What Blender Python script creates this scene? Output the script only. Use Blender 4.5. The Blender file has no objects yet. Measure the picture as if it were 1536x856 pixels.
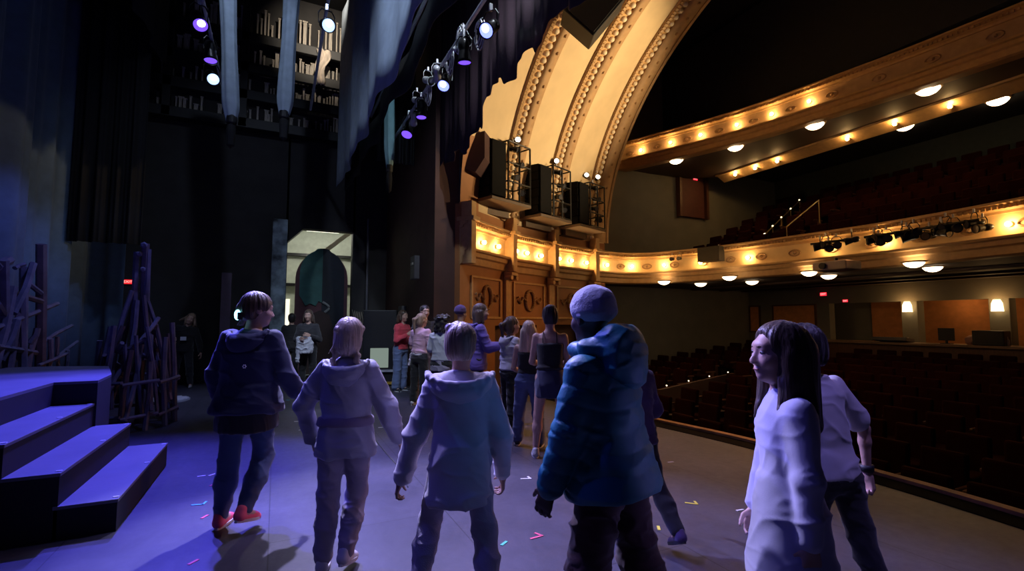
import bpy, bmesh, math, random
import numpy as np
from mathutils import Vector, Matrix, Euler

random.seed(7)
SC = bpy.context.scene
COL = SC.collection
PI = math.pi

# ------------------------------------------------------------------ camera
F = 720.0
YAW = math.radians(26.1)          # view is turned clockwise from +Y (wings) towards +X (auditorium)
PITCH = math.atan(52 / 720)
EYE = Vector((0, 0, 1.47))
cam_d = bpy.data.cameras.new('camera'); cam_d.sensor_width = 36; cam_d.lens = F / 1536 * 36
cam_d.clip_start = .05; cam_d.clip_end = 200
cam = bpy.data.objects.new('camera', cam_d); COL.objects.link(cam)
cam.location = EYE; cam.rotation_euler = (PI / 2 + PITCH, 0, -YAW)
SC.camera = cam
# ------------------------------------------------------------------ view, world
SC.view_settings.view_transform = 'Standard'; SC.view_settings.look = 'None'
SC.view_settings.exposure = 0.0; SC.view_settings.gamma = 1; SC.view_settings.use_curve_mapping = False
SC.cycles.use_denoising = True
SC.cycles.max_bounces = 6; SC.cycles.diffuse_bounces = 3; SC.cycles.glossy_bounces = 3
SC.cycles.sample_clamp_indirect = 4
W = bpy.data.worlds.new('world'); SC.world = W; W.use_nodes = True
W.node_tree.nodes['Background'].inputs[0].default_value = (.25, .3, .7, 1)
W.node_tree.nodes['Background'].inputs[1].default_value = .006

# ------------------------------------------------------------------ stage and house lights
def aim(o, tgt):
    d = Vector(tgt) - o.location
    o.rotation_euler = d.to_track_quat('-Z', 'Y').to_euler()
def spot(name, loc, tgt, col, watts, deg, blend=.5, r=.06):
    l = bpy.data.lights.new(name, 'SPOT'); l.energy = watts; l.color = col
    l.spot_size = math.radians(deg); l.spot_blend = blend; l.shadow_soft_size = r
    o = bpy.data.objects.new(name, l); COL.objects.link(o); o.location = loc; aim(o, tgt); return o
def point(name, loc, col, watts, r=.1):
    l = bpy.data.lights.new(name, 'POINT'); l.energy = watts; l.color = col; l.shadow_soft_size = r
    o = bpy.data.objects.new(name, l); COL.objects.link(o); o.location = loc; return o
BLUE = (.10, .09, 1.0); LAV = (.45, .42, 1.0); PALE = (.55, .66, 1.0); WARM = (1, .55, .2); AMB = (1, .42, .14)
# overhead electrics (pipes run along Y above the stage), with unseen fills added
spot('stage_light', (-1.0, 6.9, 5.1), (-1.7, 5.0, 0), BLUE, 1900, 62)
spot('stage_light', (-1.0, 8.5, 5.1), (-.7, 3.4, 0), BLUE, 1900, 60)
spot('stage_light', (-1.0, 8.2, 5.2), (-3.2, 9.5, 1), (.2, .25, 1), 200, 70)
spot('drape_light', (-1.6, 9.6, 4.6), (-3.5, 12.2, 1.4), (.22, .36, .8), 70, 60, .9)  # unseen spot added for the far end of the blue drape
spot('stage_light', (.5, 6.7, 5.2), (.9, 2.9, .3), (.52, .49, 1), 2500, 50)
spot('stage_light', (2.0, 4.8, 4.6), (.9, 3.0, .6), LAV, 420, 60)
spot('stage_light', (2.0, 6.3, 4.6), (2.4, 4.6, 0), LAV, 380, 60)
spot('stage_light', (2.0, 8.3, 4.7), (2.0, 7.4, .8), LAV, 420, 55)
spot('stage_light', (1.0, 7.6, 5.0), (.6, 9.7, 1.0), PALE, 240, 50)
spot('stage_light', (-1.6, 3.2, 5.2), (1.5, 2.0, .8), BLUE, 130, 46)  # unseen blue fill from the left
spot('stage_light', (.7, 3.9, 5.7), (.75, 2.9, 0), (.5, .47, 1), 150, 48)
spot('stage_light', (-.4, 4.4, 5.4), (1.6, 1.7, 1.0), (.36, .33, 1), 700, 40)
spot('stage_light', (2.5, .2, 5.2), (2.62, 1.42, 1.0), (.36, .28, 1), 260, 22)  # unseen narrow spot added to light the T-shirt boy's back
spot('drape_light', (-1.8, 4.5, 5.6), (-3.7, 4.9, 5.4), (.28, .42, 1), 80, 85, 1)
spot('work_fill_light', (.2, 4.2, 7.6), (1.3, 6.6, 5.2), (.62, .74, 1), 620, 60, .8)
spot('work_fill_light', (2.15, 4.2, 6.9), (2.0, 6.2, 4.6), (.8, .88, 1), 420, 75, .8)
spot('work_fill_light', (-.5, 6.5, 7.9), (-.5, 9.2, 6.0), (.62, .74, 1), 160, 70, .8)  # unseen lamp added to brighten the pale tied drapes
spot('work_fill_light', (.9, 10.6, 9.5), (.9, 13.3, 8.9), (1, .86, .68), 380, 62, .9)
spot('work_fill_light', (2.3, 7.6, 6.6), (1.85, 9.2, 5.2), (.5, .75, .9), 70, 50, .8)  # unseen lamp added just to lift the teal tied drape
# house: unseen warm fill spots added by the balcony to light arches, wall, floor
spot('warm_fill_spot', (11.0, 5.4, 4.3), (6.2, 9.0, 6.6), (1, .72, .38), 1800, 58, .6, .1)
spot('warm_fill_spot', (11.0, 3.6, 4.3), (4.6, 8.4, 6.2), (1, .72, .38), 1150, 50, .6, .1)
spot('warm_fill_spot', (10.6, 6.9, 3.6), (4.4, 9.6, 1.3), (1, .4, .1), 330, 44, .8, .1)
spot('warm_fill_spot', (11.0, 5.0, 4.0), (4.0, 4.9, 0), (1, .38, .13), 1000, 34, .9, .1)

def at(px, py, z):
    """where the sight line of a photo point meets the height z"""
    r = sight(px, py); t = (z - EYE.z) / r.z
    return EYE + r * t
def sight(px, py):
    fw = Vector((math.sin(YAW) * math.cos(PITCH), math.cos(YAW) * math.cos(PITCH), math.sin(PITCH)))
    rt = Vector((math.cos(YAW), -math.sin(YAW), 0)); up = rt.cross(fw)
    return fw + rt * ((px - 768) / F) - up * ((py - 428) / F)
def at_depth(px, py, d):
    r = sight(px, py); h = Vector((math.sin(YAW), math.cos(YAW), 0)); return EYE + r * (d / r.dot(h))
def at_x(px, py, X):
    r = sight(px, py); return EYE + r * (X / r.x)
def at_y(px, py, Y):
    r = sight(px, py); return EYE + r * (Y / r.y)

# ------------------------------------------------------------------ materials
MATS = {}
def mat(name, col, rough=.6, metal=0, var=.12, scale=6, bump=.0, bscale=60, coat=0, sheen=0, spec=.5, stretch=None):
    if name in MATS: return MATS[name]
    m = bpy.data.materials.new(name); m.use_nodes = True; nt = m.node_tree; b = nt.nodes['Principled BSDF']
    tc = nt.nodes.new('ShaderNodeTexCoord'); n = nt.nodes.new('ShaderNodeTexNoise'); n.inputs['Scale'].default_value = scale
    n.inputs['Detail'].default_value = 5
    src = tc.outputs['Object']
    if stretch:
        mp = nt.nodes.new('ShaderNodeMapping'); mp.inputs['Scale'].default_value = stretch
        nt.links.new(src, mp.inputs[0]); src = mp.outputs[0]
    nt.links.new(src, n.inputs['Vector'])
    r = nt.nodes.new('ShaderNodeMapRange'); r.inputs[3].default_value = 1 - var; r.inputs[4].default_value = 1 + var
    r.inputs[1].default_value = .3; r.inputs[2].default_value = .7
    nt.links.new(n.outputs['Fac'], r.inputs[0])
    mx = nt.nodes.new('ShaderNodeVectorMath'); mx.operation = 'SCALE'; mx.inputs[0].default_value = col[:3]
    nt.links.new(r.outputs[0], mx.inputs['Scale']); nt.links.new(mx.outputs[0], b.inputs['Base Color'])
    b.inputs['Roughness'].default_value = rough; b.inputs['Metallic'].default_value = metal
    b.inputs['Specular IOR Level'].default_value = spec
    if coat: b.inputs['Coat Weight'].default_value = coat
    if sheen: b.inputs['Sheen Weight'].default_value = sheen
    if bump:
        n2 = nt.nodes.new('ShaderNodeTexNoise'); n2.inputs['Scale'].default_value = bscale; n2.inputs['Detail'].default_value = 4
        nt.links.new(src, n2.inputs['Vector'])
        bp = nt.nodes.new('ShaderNodeBump'); bp.inputs['Strength'].default_value = bump; bp.inputs['Distance'].default_value = .01
        nt.links.new(n2.outputs['Fac'], bp.inputs['Height']); nt.links.new(bp.outputs[0], b.inputs['Normal'])
    MATS[name] = m; return m
def glow(name, col, s):
    if name in MATS: return MATS[name]
    m = bpy.data.materials.new(name); m.use_nodes = True; nt = m.node_tree; nt.nodes.clear()
    e = nt.nodes.new('ShaderNodeEmission'); e.inputs[0].default_value = (*col, 1); e.inputs[1].default_value = s
    o = nt.nodes.new('ShaderNodeOutputMaterial'); nt.links.new(e.outputs[0], o.inputs[0]); MATS[name] = m; return m

M_BLACK = mat('black paint', (.012, .012, .014), .55)
M_BLKCLOTH = mat('black serge', (.008, .008, .010), .9, bump=.3)
M_BLKMETAL = mat('black metal', (.02, .02, .022), .38, .6)
M_SILVER = mat('bare metal', (.55, .56, .6), .35, .25)
M_CREAM = mat('cream plaster', (.74, .56, .33), .7, var=.05, scale=3, bump=.06)
M_TAN = mat('tan plaster', (.46, .28, .14), .65, var=.1, scale=8, bump=.2, bscale=25)
M_GILT = mat('ochre plaster', (.58, .35, .15), .55, var=.1, scale=10, bump=.15, bscale=30)
M_EGG = mat('pale plaster', (.82, .66, .46), .6, var=.05)
M_ORANGE = mat('ochre wall panel', (.40, .17, .06), .6, var=.08, scale=4, bump=.05)
M_GREYWALL = mat('grey green wall', (.21, .19, .145), .85, var=.08, scale=2)
M_DARKWALL = mat('dark wall', (.03, .028, .028), .85, var=.2, scale=3)
M_DARKBROWN = mat('dark brown wall', (.10, .048, .04), .7, var=.15, scale=3)
M_SOFFIT = mat('brown soffit', (.09, .05, .032), .7, var=.1, scale=2)
M_SEAT = mat('dark red plush', (.022, .0026, .0014), .95, var=.2, scale=5, spec=.08)
M_WOOD = mat('dark stained wood', (.10, .035, .015), .45, var=.25, scale=4, stretch=(1, 8, 1))
M_LIP = mat('worn wood lip', (.36, .19, .09), .6, var=.3, scale=5)
M_WARMGLOW = glow('warm bulb', (1, .60, .22), 150)
M_BOWLGLOW = glow('warm glass bowl', (1, .72, .42), 8)

# ------------------------------------------------------------------ mesh helpers
def link(o, parent=None):
    COL.objects.link(o)
    if parent: o.parent = parent
    return o
def obj(name, bm, m, parent=None, smooth=False):
    me = bpy.data.meshes.new(name); bm.to_mesh(me); bm.free(); me.materials.append(m)
    if smooth:
        for p in me.polygons: p.use_smooth = True
    return link(bpy.data.objects.new(name, me), parent)
def tag(o, label=None, cat=None, group=None, kind=None):
    if label: o['label'] = label
    if cat: o['category'] = cat
    if group: o['group'] = group
    if kind: o['kind'] = kind
    return o
def empty(name, loc=(0, 0, 0), rz=0, rot=None):
    o = bpy.data.objects.new(name, None); o.empty_display_size = .1; link(o); o.location = loc
    o.rotation_euler = rot if rot is not None else (0, 0, rz); return o
def B(): return bmesh.new()
def box(bm, c, s, rot=None, bev=0):
    r = bmesh.ops.create_cube(bm, size=1); vs = r['verts']
    bmesh.ops.scale(bm, vec=s, verts=vs)
    if bev:
        es = list({e for v in vs for e in v.link_edges})
        q = bmesh.ops.bevel(bm, geom=es, offset=bev, segments=2, affect='EDGES', profile=.5)
        vs = list({v for f in q['faces'] for v in f.verts} | {v for v in vs if v.is_valid})
    if rot is not None: bmesh.ops.rotate(bm, cent=(0, 0, 0), matrix=rot, verts=vs)
    bmesh.ops.translate(bm, vec=c, verts=vs); return vs
def tube(bm, a, b, r0, r1=None, n=10, caps=True):
    a = Vector(a); b = Vector(b); d = b - a; r1 = r0 if r1 is None else r1
    q = bmesh.ops.create_cone(bm, cap_ends=caps, segments=n, radius1=r0, radius2=r1, depth=d.length)
    R = d.to_track_quat('Z', 'Y').to_matrix()
    bmesh.ops.rotate(bm, cent=(0, 0, 0), matrix=R, verts=q['verts'])
    bmesh.ops.translate(bm, vec=(a + b) / 2, verts=q['verts']); return q['verts']
def ball(bm, c, r, sub=2, scale=(1, 1, 1)):
    q = bmesh.ops.create_icosphere(bm, subdivisions=sub, radius=r)
    bmesh.ops.scale(bm, vec=scale, verts=q['verts']); bmesh.ops.translate(bm, vec=c, verts=q['verts']); return q['verts']
def path_tube(bm, pts, r, n=8):
    pts = [Vector(p) for p in pts]; rings = []
    for i, p in enumerate(pts):
        d = (pts[min(i + 1, len(pts) - 1)] - pts[max(i - 1, 0)]).normalized()
        R = d.to_track_quat('Z', 'Y').to_matrix()
        rings.append([bm.verts.new(p + R @ Vector((r * math.cos(2 * PI * k / n), r * math.sin(2 * PI * k / n), 0))) for k in range(n)])
    for a, b in zip(rings, rings[1:]):
        for k in range(n): bm.faces.new((a[k], a[(k + 1) % n], b[(k + 1) % n], b[k]))
    bm.faces.new(rings[0][::-1]); bm.faces.new(rings[-1])
def lathe(bm, prof, n=24, mtx=None):
    rings = []
    for r, z in prof:
        ring = []
        for k in range(n):
            v = Vector((r * math.cos(2 * PI * k / n), r * math.sin(2 * PI * k / n), z))
            ring.append(bm.verts.new(mtx @ v if mtx else v))
        rings.append(ring)
    for a, b in zip(rings, rings[1:]):
        for k in range(n): bm.faces.new((a[k], a[(k + 1) % n], b[(k + 1) % n], b[k]))
    if prof[0][0] > 1e-4: bm.faces.new(rings[0][::-1])
    if prof[-1][0] > 1e-4: bm.faces.new(rings[-1])
def prism(bm, pts, z0, z1):
    lo = [bm.verts.new((x, y, z0)) for x, y in pts]; hi = [bm.verts.new((x, y, z1)) for x, y in pts]; n = len(pts)
    bm.faces.new(lo[::-1]); bm.faces.new(hi)
    for i in range(n): bm.faces.new((lo[i], lo[(i + 1) % n], hi[(i + 1) % n], hi[i]))
def smooth_path(P, step=.12):
    """Catmull-Rom through plan points"""
    P = [Vector((p[0], p[1])) for p in P]; Q = [2 * P[0] - P[1]] + P + [2 * P[-1] - P[-2]]; out = []
    for i in range(1, len(Q) - 2):
        n = max(2, int((Q[i + 1] - Q[i]).length / step))
        for k in range(n):
            t = k / n; a, b, c, d = Q[i - 1], Q[i], Q[i + 1], Q[i + 2]
            out.append(.5 * ((2 * b) + (c - a) * t + (2 * a - 5 * b + 4 * c - d) * t * t + (3 * b - a - 3 * c + d) * t ** 3))
    out.append(P[-1]); return out
def normals(path, side):
    ns = []
    for i in range(len(path)):
        d = (path[min(i + 1, len(path) - 1)] - path[max(0, i - 1)]).normalized()
        ns.append(Vector((d.y, -d.x)) * side)
    return ns
def sweep(bm, path, prof, side=1):
    ns = normals(path, side); rings = []
    for p, n in zip(path, ns): rings.append([bm.verts.new((p.x + n.x * o, p.y + n.y * o, z)) for o, z in prof])
    m = len(prof)
    for a, b in zip(rings, rings[1:]):
        for k in range(m): bm.faces.new((a[k], a[(k + 1) % m], b[(k + 1) % m], b[k]))
    bm.faces.new(rings[0][::-1]); bm.faces.new(rings[-1])
    bmesh.ops.recalc_face_normals(bm, faces=bm.faces)
def arclen(path):
    s = [0]
    for a, b in zip(path, path[1:]): s.append(s[-1] + (b - a).length)
    return s
def along(path, s):
    L = arclen(path); s = max(0, min(L[-1] - 1e-6, s))
    for i in range(len(path) - 1):
        if L[i + 1] >= s:
            t = (s - L[i]) / (L[i + 1] - L[i]); d = (path[i + 1] - path[i]).normalized()
            return path[i].lerp(path[i + 1], t), d
def nearest_s(path, x, y):
    L = arclen(path); i = min(range(len(path)), key=lambda k: (path[k] - Vector((x, y))).length); return L[i]
def structure(name, bm, m, label, cat='wall', smooth=False, parent=None):
    o = obj(name, bm, m, parent, smooth)
    if parent is None: tag(o, label, cat, kind='structure')
    return o

# ================================================================== THE SETTING: stage
EDGE = smooth_path([(4.72, 9.72), (4.86, 7.8), (5.04, 5.6), (5.2, 4.2), (5.22, 2.8), (5.08, 1.6), (4.75, .2), (4.2, -1.4)])
fm = bpy.data.materials.new('stage floor'); fm.use_nodes = True; nt = fm.node_tree; b = nt.nodes['Principled BSDF']
tc = nt.nodes.new('ShaderNodeTexCoord')
n1 = nt.nodes.new('ShaderNodeTexNoise'); n1.inputs['Scale'].default_value = .9; n1.inputs['Detail'].default_value = 7
n2 = nt.nodes.new('ShaderNodeTexNoise'); n2.inputs['Scale'].default_value = 14; n2.inputs['Detail'].default_value = 8; n2.inputs['Roughness'].default_value = .75
br = nt.nodes.new('ShaderNodeTexBrick'); br.inputs['Scale'].default_value = 1; br.inputs['Brick Width'].default_value = 2.44; br.inputs['Row Height'].default_value = 1.22
br.inputs['Mortar Size'].default_value = .004; br.inputs['Color1'].default_value = (1, 1, 1, 1); br.inputs['Color2'].default_value = (.9, .9, .9, 1); br.inputs['Mortar'].default_value = (.25, .25, .25, 1)
mp = nt.nodes.new('ShaderNodeMapping'); mp.inputs['Rotation'].default_value = (0, 0, PI / 2)
for n in (n1, n2, mp): nt.links.new(tc.outputs['Object'], n.inputs['Vector'])
nt.links.new(mp.outputs[0], br.inputs['Vector'])
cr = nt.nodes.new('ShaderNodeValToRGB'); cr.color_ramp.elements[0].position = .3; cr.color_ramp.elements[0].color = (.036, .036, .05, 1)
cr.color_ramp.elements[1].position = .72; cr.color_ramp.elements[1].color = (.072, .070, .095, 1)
nt.links.new(n1.outputs['Fac'], cr.inputs[0])
ml = nt.nodes.new('ShaderNodeMix'); ml.data_type = 'RGBA'; ml.blend_type = 'MULTIPLY'; ml.inputs['Factor'].default_value = 1
nt.links.new(cr.outputs[0], ml.inputs['A']); nt.links.new(br.outputs['Color'], ml.inputs['B']); n3 = nt.nodes.new('ShaderNodeTexNoise'); n3.inputs['Scale'].default_value = 3.2; n3.inputs['Detail'].default_value = 9; n3.inputs['Roughness'].default_value = .8; n3.inputs['Distortion'].default_value = 1.5
mp3 = nt.nodes.new('ShaderNodeMapping'); mp3.inputs['Scale'].default_value = (1, .7, 1); mp3.inputs['Rotation'].default_value = (0, 0, .5); nt.links.new(tc.outputs['Object'], mp3.inputs[0]); nt.links.new(mp3.outputs[0], n3.inputs['Vector'])
c3 = nt.nodes.new('ShaderNodeValToRGB'); c3.color_ramp.elements[0].position = .38; c3.color_ramp.elements[0].color = (.74, .74, .74, 1); c3.color_ramp.elements[1].position = .76; c3.color_ramp.elements[1].color = (1.35, 1.33, 1.3, 1); nt.links.new(n3.outputs['Fac'], c3.inputs[0])
m3 = nt.nodes.new('ShaderNodeMix'); m3.data_type = 'RGBA'; m3.blend_type = 'MULTIPLY'; m3.inputs['Factor'].default_value = 1
nt.links.new(ml.outputs['Result'], m3.inputs['A']); nt.links.new(c3.outputs[0], m3.inputs['B']); nt.links.new(m3.outputs['Result'], b.inputs['Base Color'])
rr = nt.nodes.new('ShaderNodeMapRange'); rr.inputs[3].default_value = .36; rr.inputs[4].default_value = .62
nt.links.new(n2.outputs['Fac'], rr.inputs[0]); nt.links.new(rr.outputs[0], b.inputs['Roughness'])
bp = nt.nodes.new('ShaderNodeBump'); bp.inputs['Strength'].default_value = .12; bp.inputs['Distance'].default_value = .01
nt.links.new(n2.outputs['Fac'], bp.inputs['Height']); nt.links.new(bp.outputs[0], b.inputs['Normal'])
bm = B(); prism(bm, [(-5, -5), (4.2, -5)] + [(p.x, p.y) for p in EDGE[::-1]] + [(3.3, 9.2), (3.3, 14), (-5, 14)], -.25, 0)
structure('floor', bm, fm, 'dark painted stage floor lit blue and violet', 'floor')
bm = B(); sweep(bm, EDGE, [(.05, 0), (.05, .035), (-.03, .04), (-.03, -.3), (.05, -.3)], 1)
bm2 = B(); sweep(bm2, EDGE, [(.055, -.001), (.30, -.001), (.30, .006), (.055, .006)], 1)
t = structure('trim_stage_lip', bm, M_LIP, 'worn wooden lip along the curved front edge of the stage', 'stage edge')
structure('black_strip', bm2, mat('black gutter', (.003, .003, .004), .95, spec=.05), None, parent=t)
bm = B(); sweep(bm, EDGE, [(-.03, -.3), (-.03, -1.6), (.1, -1.6), (.1, -.3)], 1)
structure('wall_stage_front', bm, M_BLACK, 'black apron wall below the stage lip')
bm = B(); box(bm, (11.6, 4.5, -1.7), (14, 22, .2))
structure('floor_pit', bm, M_DARKWALL, 'dark floor of the orchestra level', 'floor')
# wings
bm = B()
box(bm, (-2.65, 13.65, 5), (5.7, .3, 10)); box(bm, (3.0, 13.65, 5), (2.4, .3, 10)); box(bm, (1.0, 13.65, 6.95), (1.7, .3, 6.2))
structure('wall_wing', bm, M_DARKWALL, 'black side wall of the stage around the scene dock door')
bm = B(); box(bm, (-5, 4.5, 5), (.2, 19, 10)); structure('wall_upstage', bm, M_DARKWALL, 'black back wall of the stage behind the blue drape')
bm = B(); box(bm, (2.72 + .24, 11.3, 5), (.5, 4.7, 10)); structure('wall_proscenium', bm, M_DARKBROWN, 'dark brown proscenium pier between stage and house')
bm = B(); box(bm, (-1, 4.5, 10.1), (8.4, 19, .2)); structure('ceiling_fly_tower', bm, M_BLACK, 'black grid above the stage', 'ceiling')
# chamfer of the dock door and its worn pier
bm = B(); prism(bm, [(0, 0), (.42, 0), (0, -.42)], 0, .3)
bmesh.ops.rotate(bm, cent=(0, 0, 0), matrix=Matrix.Rotation(PI / 2, 3, 'X'), verts=bm.verts); bmesh.ops.translate(bm, vec=(.15, 13.8, 3.85), verts=bm.verts)
structure('trim_door_corner', bm, M_DARKWALL, 'angled black corner of the scene dock door', 'trim')
M_WORN = mat('worn blue grey brick', (.22, .28, .31), .8, var=.9, scale=3.5, bump=.5, bscale=12)
bm = B(); box(bm, (0.02, 13.35, 2.0), (.34, .3, 4.0), bev=.02)
structure('wall_brick_pier', bm, M_WORN, 'worn blue-grey brick pier beside the scene dock door')
M_DOCK = mat('dock wall', (.52, .55, .48), .8, var=.1)
bm = B(); box(bm, (1.2, 18.6, 2.3), (6, .2, 4.8)); box(bm, (-.9, 16.2, 2.3), (.2, 5, 4.8)); box(bm, (3.6, 16.2, 2.3), (.2, 5, 4.8)); box(bm, (1.2, 16.2, 4.75), (6, 5.2, .2)); box(bm, (1.2, 16.2, -.1), (6, 5.2, .2))
dock = structure('wall_scene_dock', bm, M_DOCK, 'pale walls and ceiling of the lit scene dock beyond the door')
for z in (2.7, 3.75):
    bm = B(); box(bm, (1.2, 18.3, z), (5.0, .3, .09)); structure('beam', bm, M_BLKMETAL, None, parent=dock)
bm = B(); box(bm, (0, 0, 0), (.12, .12, 2.6), Euler((0, .85, 0)).to_matrix()); bmesh.ops.translate(bm, vec=(2.0, 15.4, 4.2), verts=bm.verts)
structure('brace', bm, mat('pale timber', (.6, .55, .45), .7), None, parent=dock)
point('dock_light', (1.4, 16.2, 4.2), (1, .98, .86), 105, .2)
bm = B(); box(bm, (0, 0, 0), (1.1, .25, .1), bev=.02); d = empty('strip_light', (1.3, 16.8, 4.45)); tag(d, 'long ceiling light fitting inside the scene dock', 'light')
obj('housing', bm, M_SILVER, d); bm = B(); box(bm, (0, 0, -.06), (1.0, .18, .03)); obj('diffuser', bm, glow('dock tube', (1, .95, .8), 3), d)
bm = B(); box(bm, (0, 0, 0), (.9, .1, 1.3)); w = empty('window_1', (.0, 18.45, 1.6)); tag(w, 'bright window low in the scene dock back wall', 'window', kind='structure')
obj('frame', bm, M_DOCK, w); bm = B(); box(bm, (0, -.07, 0), (.8, .02, 1.2)); obj('pane', bm, glow('lit pane', (1, .95, .72), 1.3), w)
bm = B(); box(bm, (0, 0, 0), (.4, .1, .5), bev=.01); o = obj('fire_cabinet', bm, mat('red enamel', (.5, .03, .03), .4)); o.location = (3.0, 18.42, 2.5)
tag(o, 'red cabinet on the scene dock wall', 'cabinet')

# ================================================================== THE SETTING: side wall, sounding board, balcony
def lerp_tab(tab, x):
    for (x0, *a), (x1, *b_) in zip(tab, tab[1:]):
        if x <= x1:
            t = max(0, (x - x0) / (x1 - x0)); return [p + (q - p) * t for p, q in zip(a, b_)]
    return tab[-1][1:]
TAB = [(3.2, 4.85, 3.95), (4.83, 6.05, 4.45), (6.5, 6.87, 5.0), (8.25, 7.47, 5.76), (8.75, 7.56, 5.9)]
YC, Z0 = 4.0, 3.75
WALLP = smooth_path([(x, YC + lerp_tab(TAB, x)[0]) for x in (3.2, 4.0, 4.83, 5.6, 6.5, 7.4, 8.25, 8.75)], .1)
BALP = smooth_path([(8.75, 11.56), (9.3, 11.62), (9.8, 11.45), (10.3, 10.95), (10.85, 9.7), (11.15, 8.2), (11.33, 6.8), (11.42, 5.6), (11.35, 4.4), (11.15, 3.2), (10.8, 1.8), (10.4, .3)], .1)
def arch(bm, x0, x1, off, nx=6, nth=90, thick=None, t0=0, t1=125):
    """strip of the arched surface between planes x0 and x1, raised by off towards the opening"""
    xs = [x0 + (x1 - x0) * i / nx for i in range(nx + 1)]
    cs = [(x, off) for x in xs]
    if thick is not None: cs = [(x0, thick)] + cs + [(x1, thick)]
    rows = []
    for k in range(nth + 1):
        th = math.radians(t0 + (t1 - t0) * k / nth)
        row = []
        for x, o in cs:
            a, bb = lerp_tab(TAB, x); row.append(bm.verts.new((x, YC + (a - o) * math.cos(th), Z0 + (bb - o) * math.sin(th))))
        rows.append(row)
    for a, c in zip(rows, rows[1:]):
        for i in range(len(cs) - 1): bm.faces.new((a[i], a[i + 1], c[i + 1], c[i]))
bm = B(); arch(bm, 3.2, 8.75, 0, 24)
structure('ceiling_sounding_board', bm, M_CREAM, 'cream arched sounding board above the side wall', 'ceiling', True)
bm = B(); arch(bm, 3.19, 3.74, .012, 2, 30, None, -2, 20); structure('trim_19', bm, M_ORANGE, 'ochre lower edge strip of the sounding board beside the proscenium', 'trim')
def arch_pt(x, th, o):
    a, bb = lerp_tab(TAB, x); return Vector((x, YC + (a - o) * math.cos(th), Z0 + (bb - o) * math.sin(th)))
ORD = ['arch nearest the stage', 'middle arch', 'outermost arch']
for ri, (xc, we) in enumerate([(4.83, .30), (6.5, .34), (8.22, .50)]):
    bm = B(); arch(bm, xc + .04, xc + we, .10, 2, 90, -.02)
    t = structure('trim_%d' % (ri + 1), bm, M_TAN, 'ornamented plaster rib of the %s' % ORD[ri], 'arch rib', True)
    bm = B(); arch(bm, xc - .30, xc + .04, .045, 2, 90, -.02); structure('fillet', bm, M_GILT, None, parent=t, smooth=True)
    eggs = B(); dent = B(); ros = B()
    th = .02; 
    while th < 2.1:
        for (bmx, xx, r, o, sc) in ((eggs, xc - .07, .078, .065, (1, 1, 1)),):
            p = arch_pt(xx, th, o); q = bmesh.ops.create_uvsphere(bmx, u_segments=8, v_segments=5, radius=r)
            bmesh.ops.scale(bmx, vec=(1, .8, .8), verts=q['verts']); bmesh.ops.translate(bmx, vec=p, verts=q['verts'])
        th += .175 / lerp_tab(TAB, xc)[0]
    th = .02
    while th < 2.1:
        p = arch_pt(xc - .24, th, .07); box(dent, p, (.07, .045, .045), Matrix.Rotation(th, 3, 'X')); th += .085 / lerp_tab(TAB, xc)[0]
    th = .05
    while th < 2.1:
        p = arch_pt(xc + (.04 + we) / 2 + .04, th, .11); ball(ros, p, .04, 1); th += .42 / lerp_tab(TAB, xc)[0]
    structure('beads', eggs, M_EGG, None, parent=t, smooth=True); structure('dentils', dent, M_GILT, None, parent=t); structure('rosettes', ros, M_TAN, None, parent=t)
# rim behind the last arch and dark ceiling of the house
bm = B(); arch(bm, 8.72, 8.80, .12, 1, 90, -1.6); structure('trim_arch_rim', bm, M_TAN, 'tan outer rim of the arch towards the auditorium', 'arch rim')
NAVY = mat('dark plaster ceiling', (.02, .02, .024), .9)
bm = B(); box(bm, (15, 3, 11.2), (13, 24, .2)); structure('ceiling_house', bm, NAVY, 'dark ceiling of the auditorium', 'ceiling')
# wall below the arches
s_ = 1
bm = B(); sweep(bm, WALLP, [(0, 3.78), (0, 2.0), (0, 1.35), (-.25, 1.35), (-.25, 3.78)], s_)
w = structure('wall_side', bm, M_ORANGE, 'ochre panelled side wall at the edge of the stage')
# piers down to the floor beside dark openings
def pier(x0, x1, z0=0, z1=1.36, off=.0):
    s0 = nearest_s(WALLP, x0, YC + lerp_tab(TAB, x0)[0]); s1 = nearest_s(WALLP, x1, YC + lerp_tab(TAB, x1)[0])
    pts = [along(WALLP, s0 + (s1 - s0) * k / 6)[0] for k in range(7)]
    bm = B(); sweep(bm, pts, [(off, z0), (off, z1), (-.25, z1), (-.25, z0)], s_); return bm
for x0, x1 in ((3.2, 3.32), (3.95, 4.36), (5.9, 6.2), (7.7, 8.75)):
    structure('pier', pier(x0, x1, -1.6), M_ORANGE, None, parent=w)
structure('dark_opening', pier(3.22, 8.7, -1.6, 1.4, -.22), M_DARKBROWN, None, parent=w)
# mouldings shared by side wall and balcony front
PROF_LOW = [(-.02, 2.905), (.17, 2.905), (.17, 2.86), (.11, 2.84), (.11, 2.76), (.06, 2.73), (.05, 2.6), (.0, 2.57), (-.02, 2.57)]
PROF_TOP = [(-.02, 3.30), (.06, 3.30), (.07, 3.345), (.13, 3.375), (.13, 3.44), (.19, 3.46), (.19, 3.50), (-.02, 3.52)]
bm = B(); sweep(bm, WALLP, PROF_LOW, s_); t = structure('trim_4', bm, M_GILT, 'stepped ochre moulding below the bulbs on the side wall', 'moulding')
bm = B(); sweep(bm, WALLP, PROF_TOP, s_); t = structure('trim_5', bm, M_GILT, 'ochre cornice with dentils above the bulbs on the side wall', 'cornice')
def dentils(path, z=3.40, off=.14, step=.085):
    bm = B(); L = arclen(path)[-1]; s = .03
    while s < L:
        p, d = along(path, s); n = Vector((d.y, -d.x)) * s_
        box(bm, (p.x + n.x * off, p.y + n.y * off, z), (.045, .05, .055), Matrix.Rotation(math.atan2(d.y, d.x), 3, 'Z')); s += step
    return bm
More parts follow.
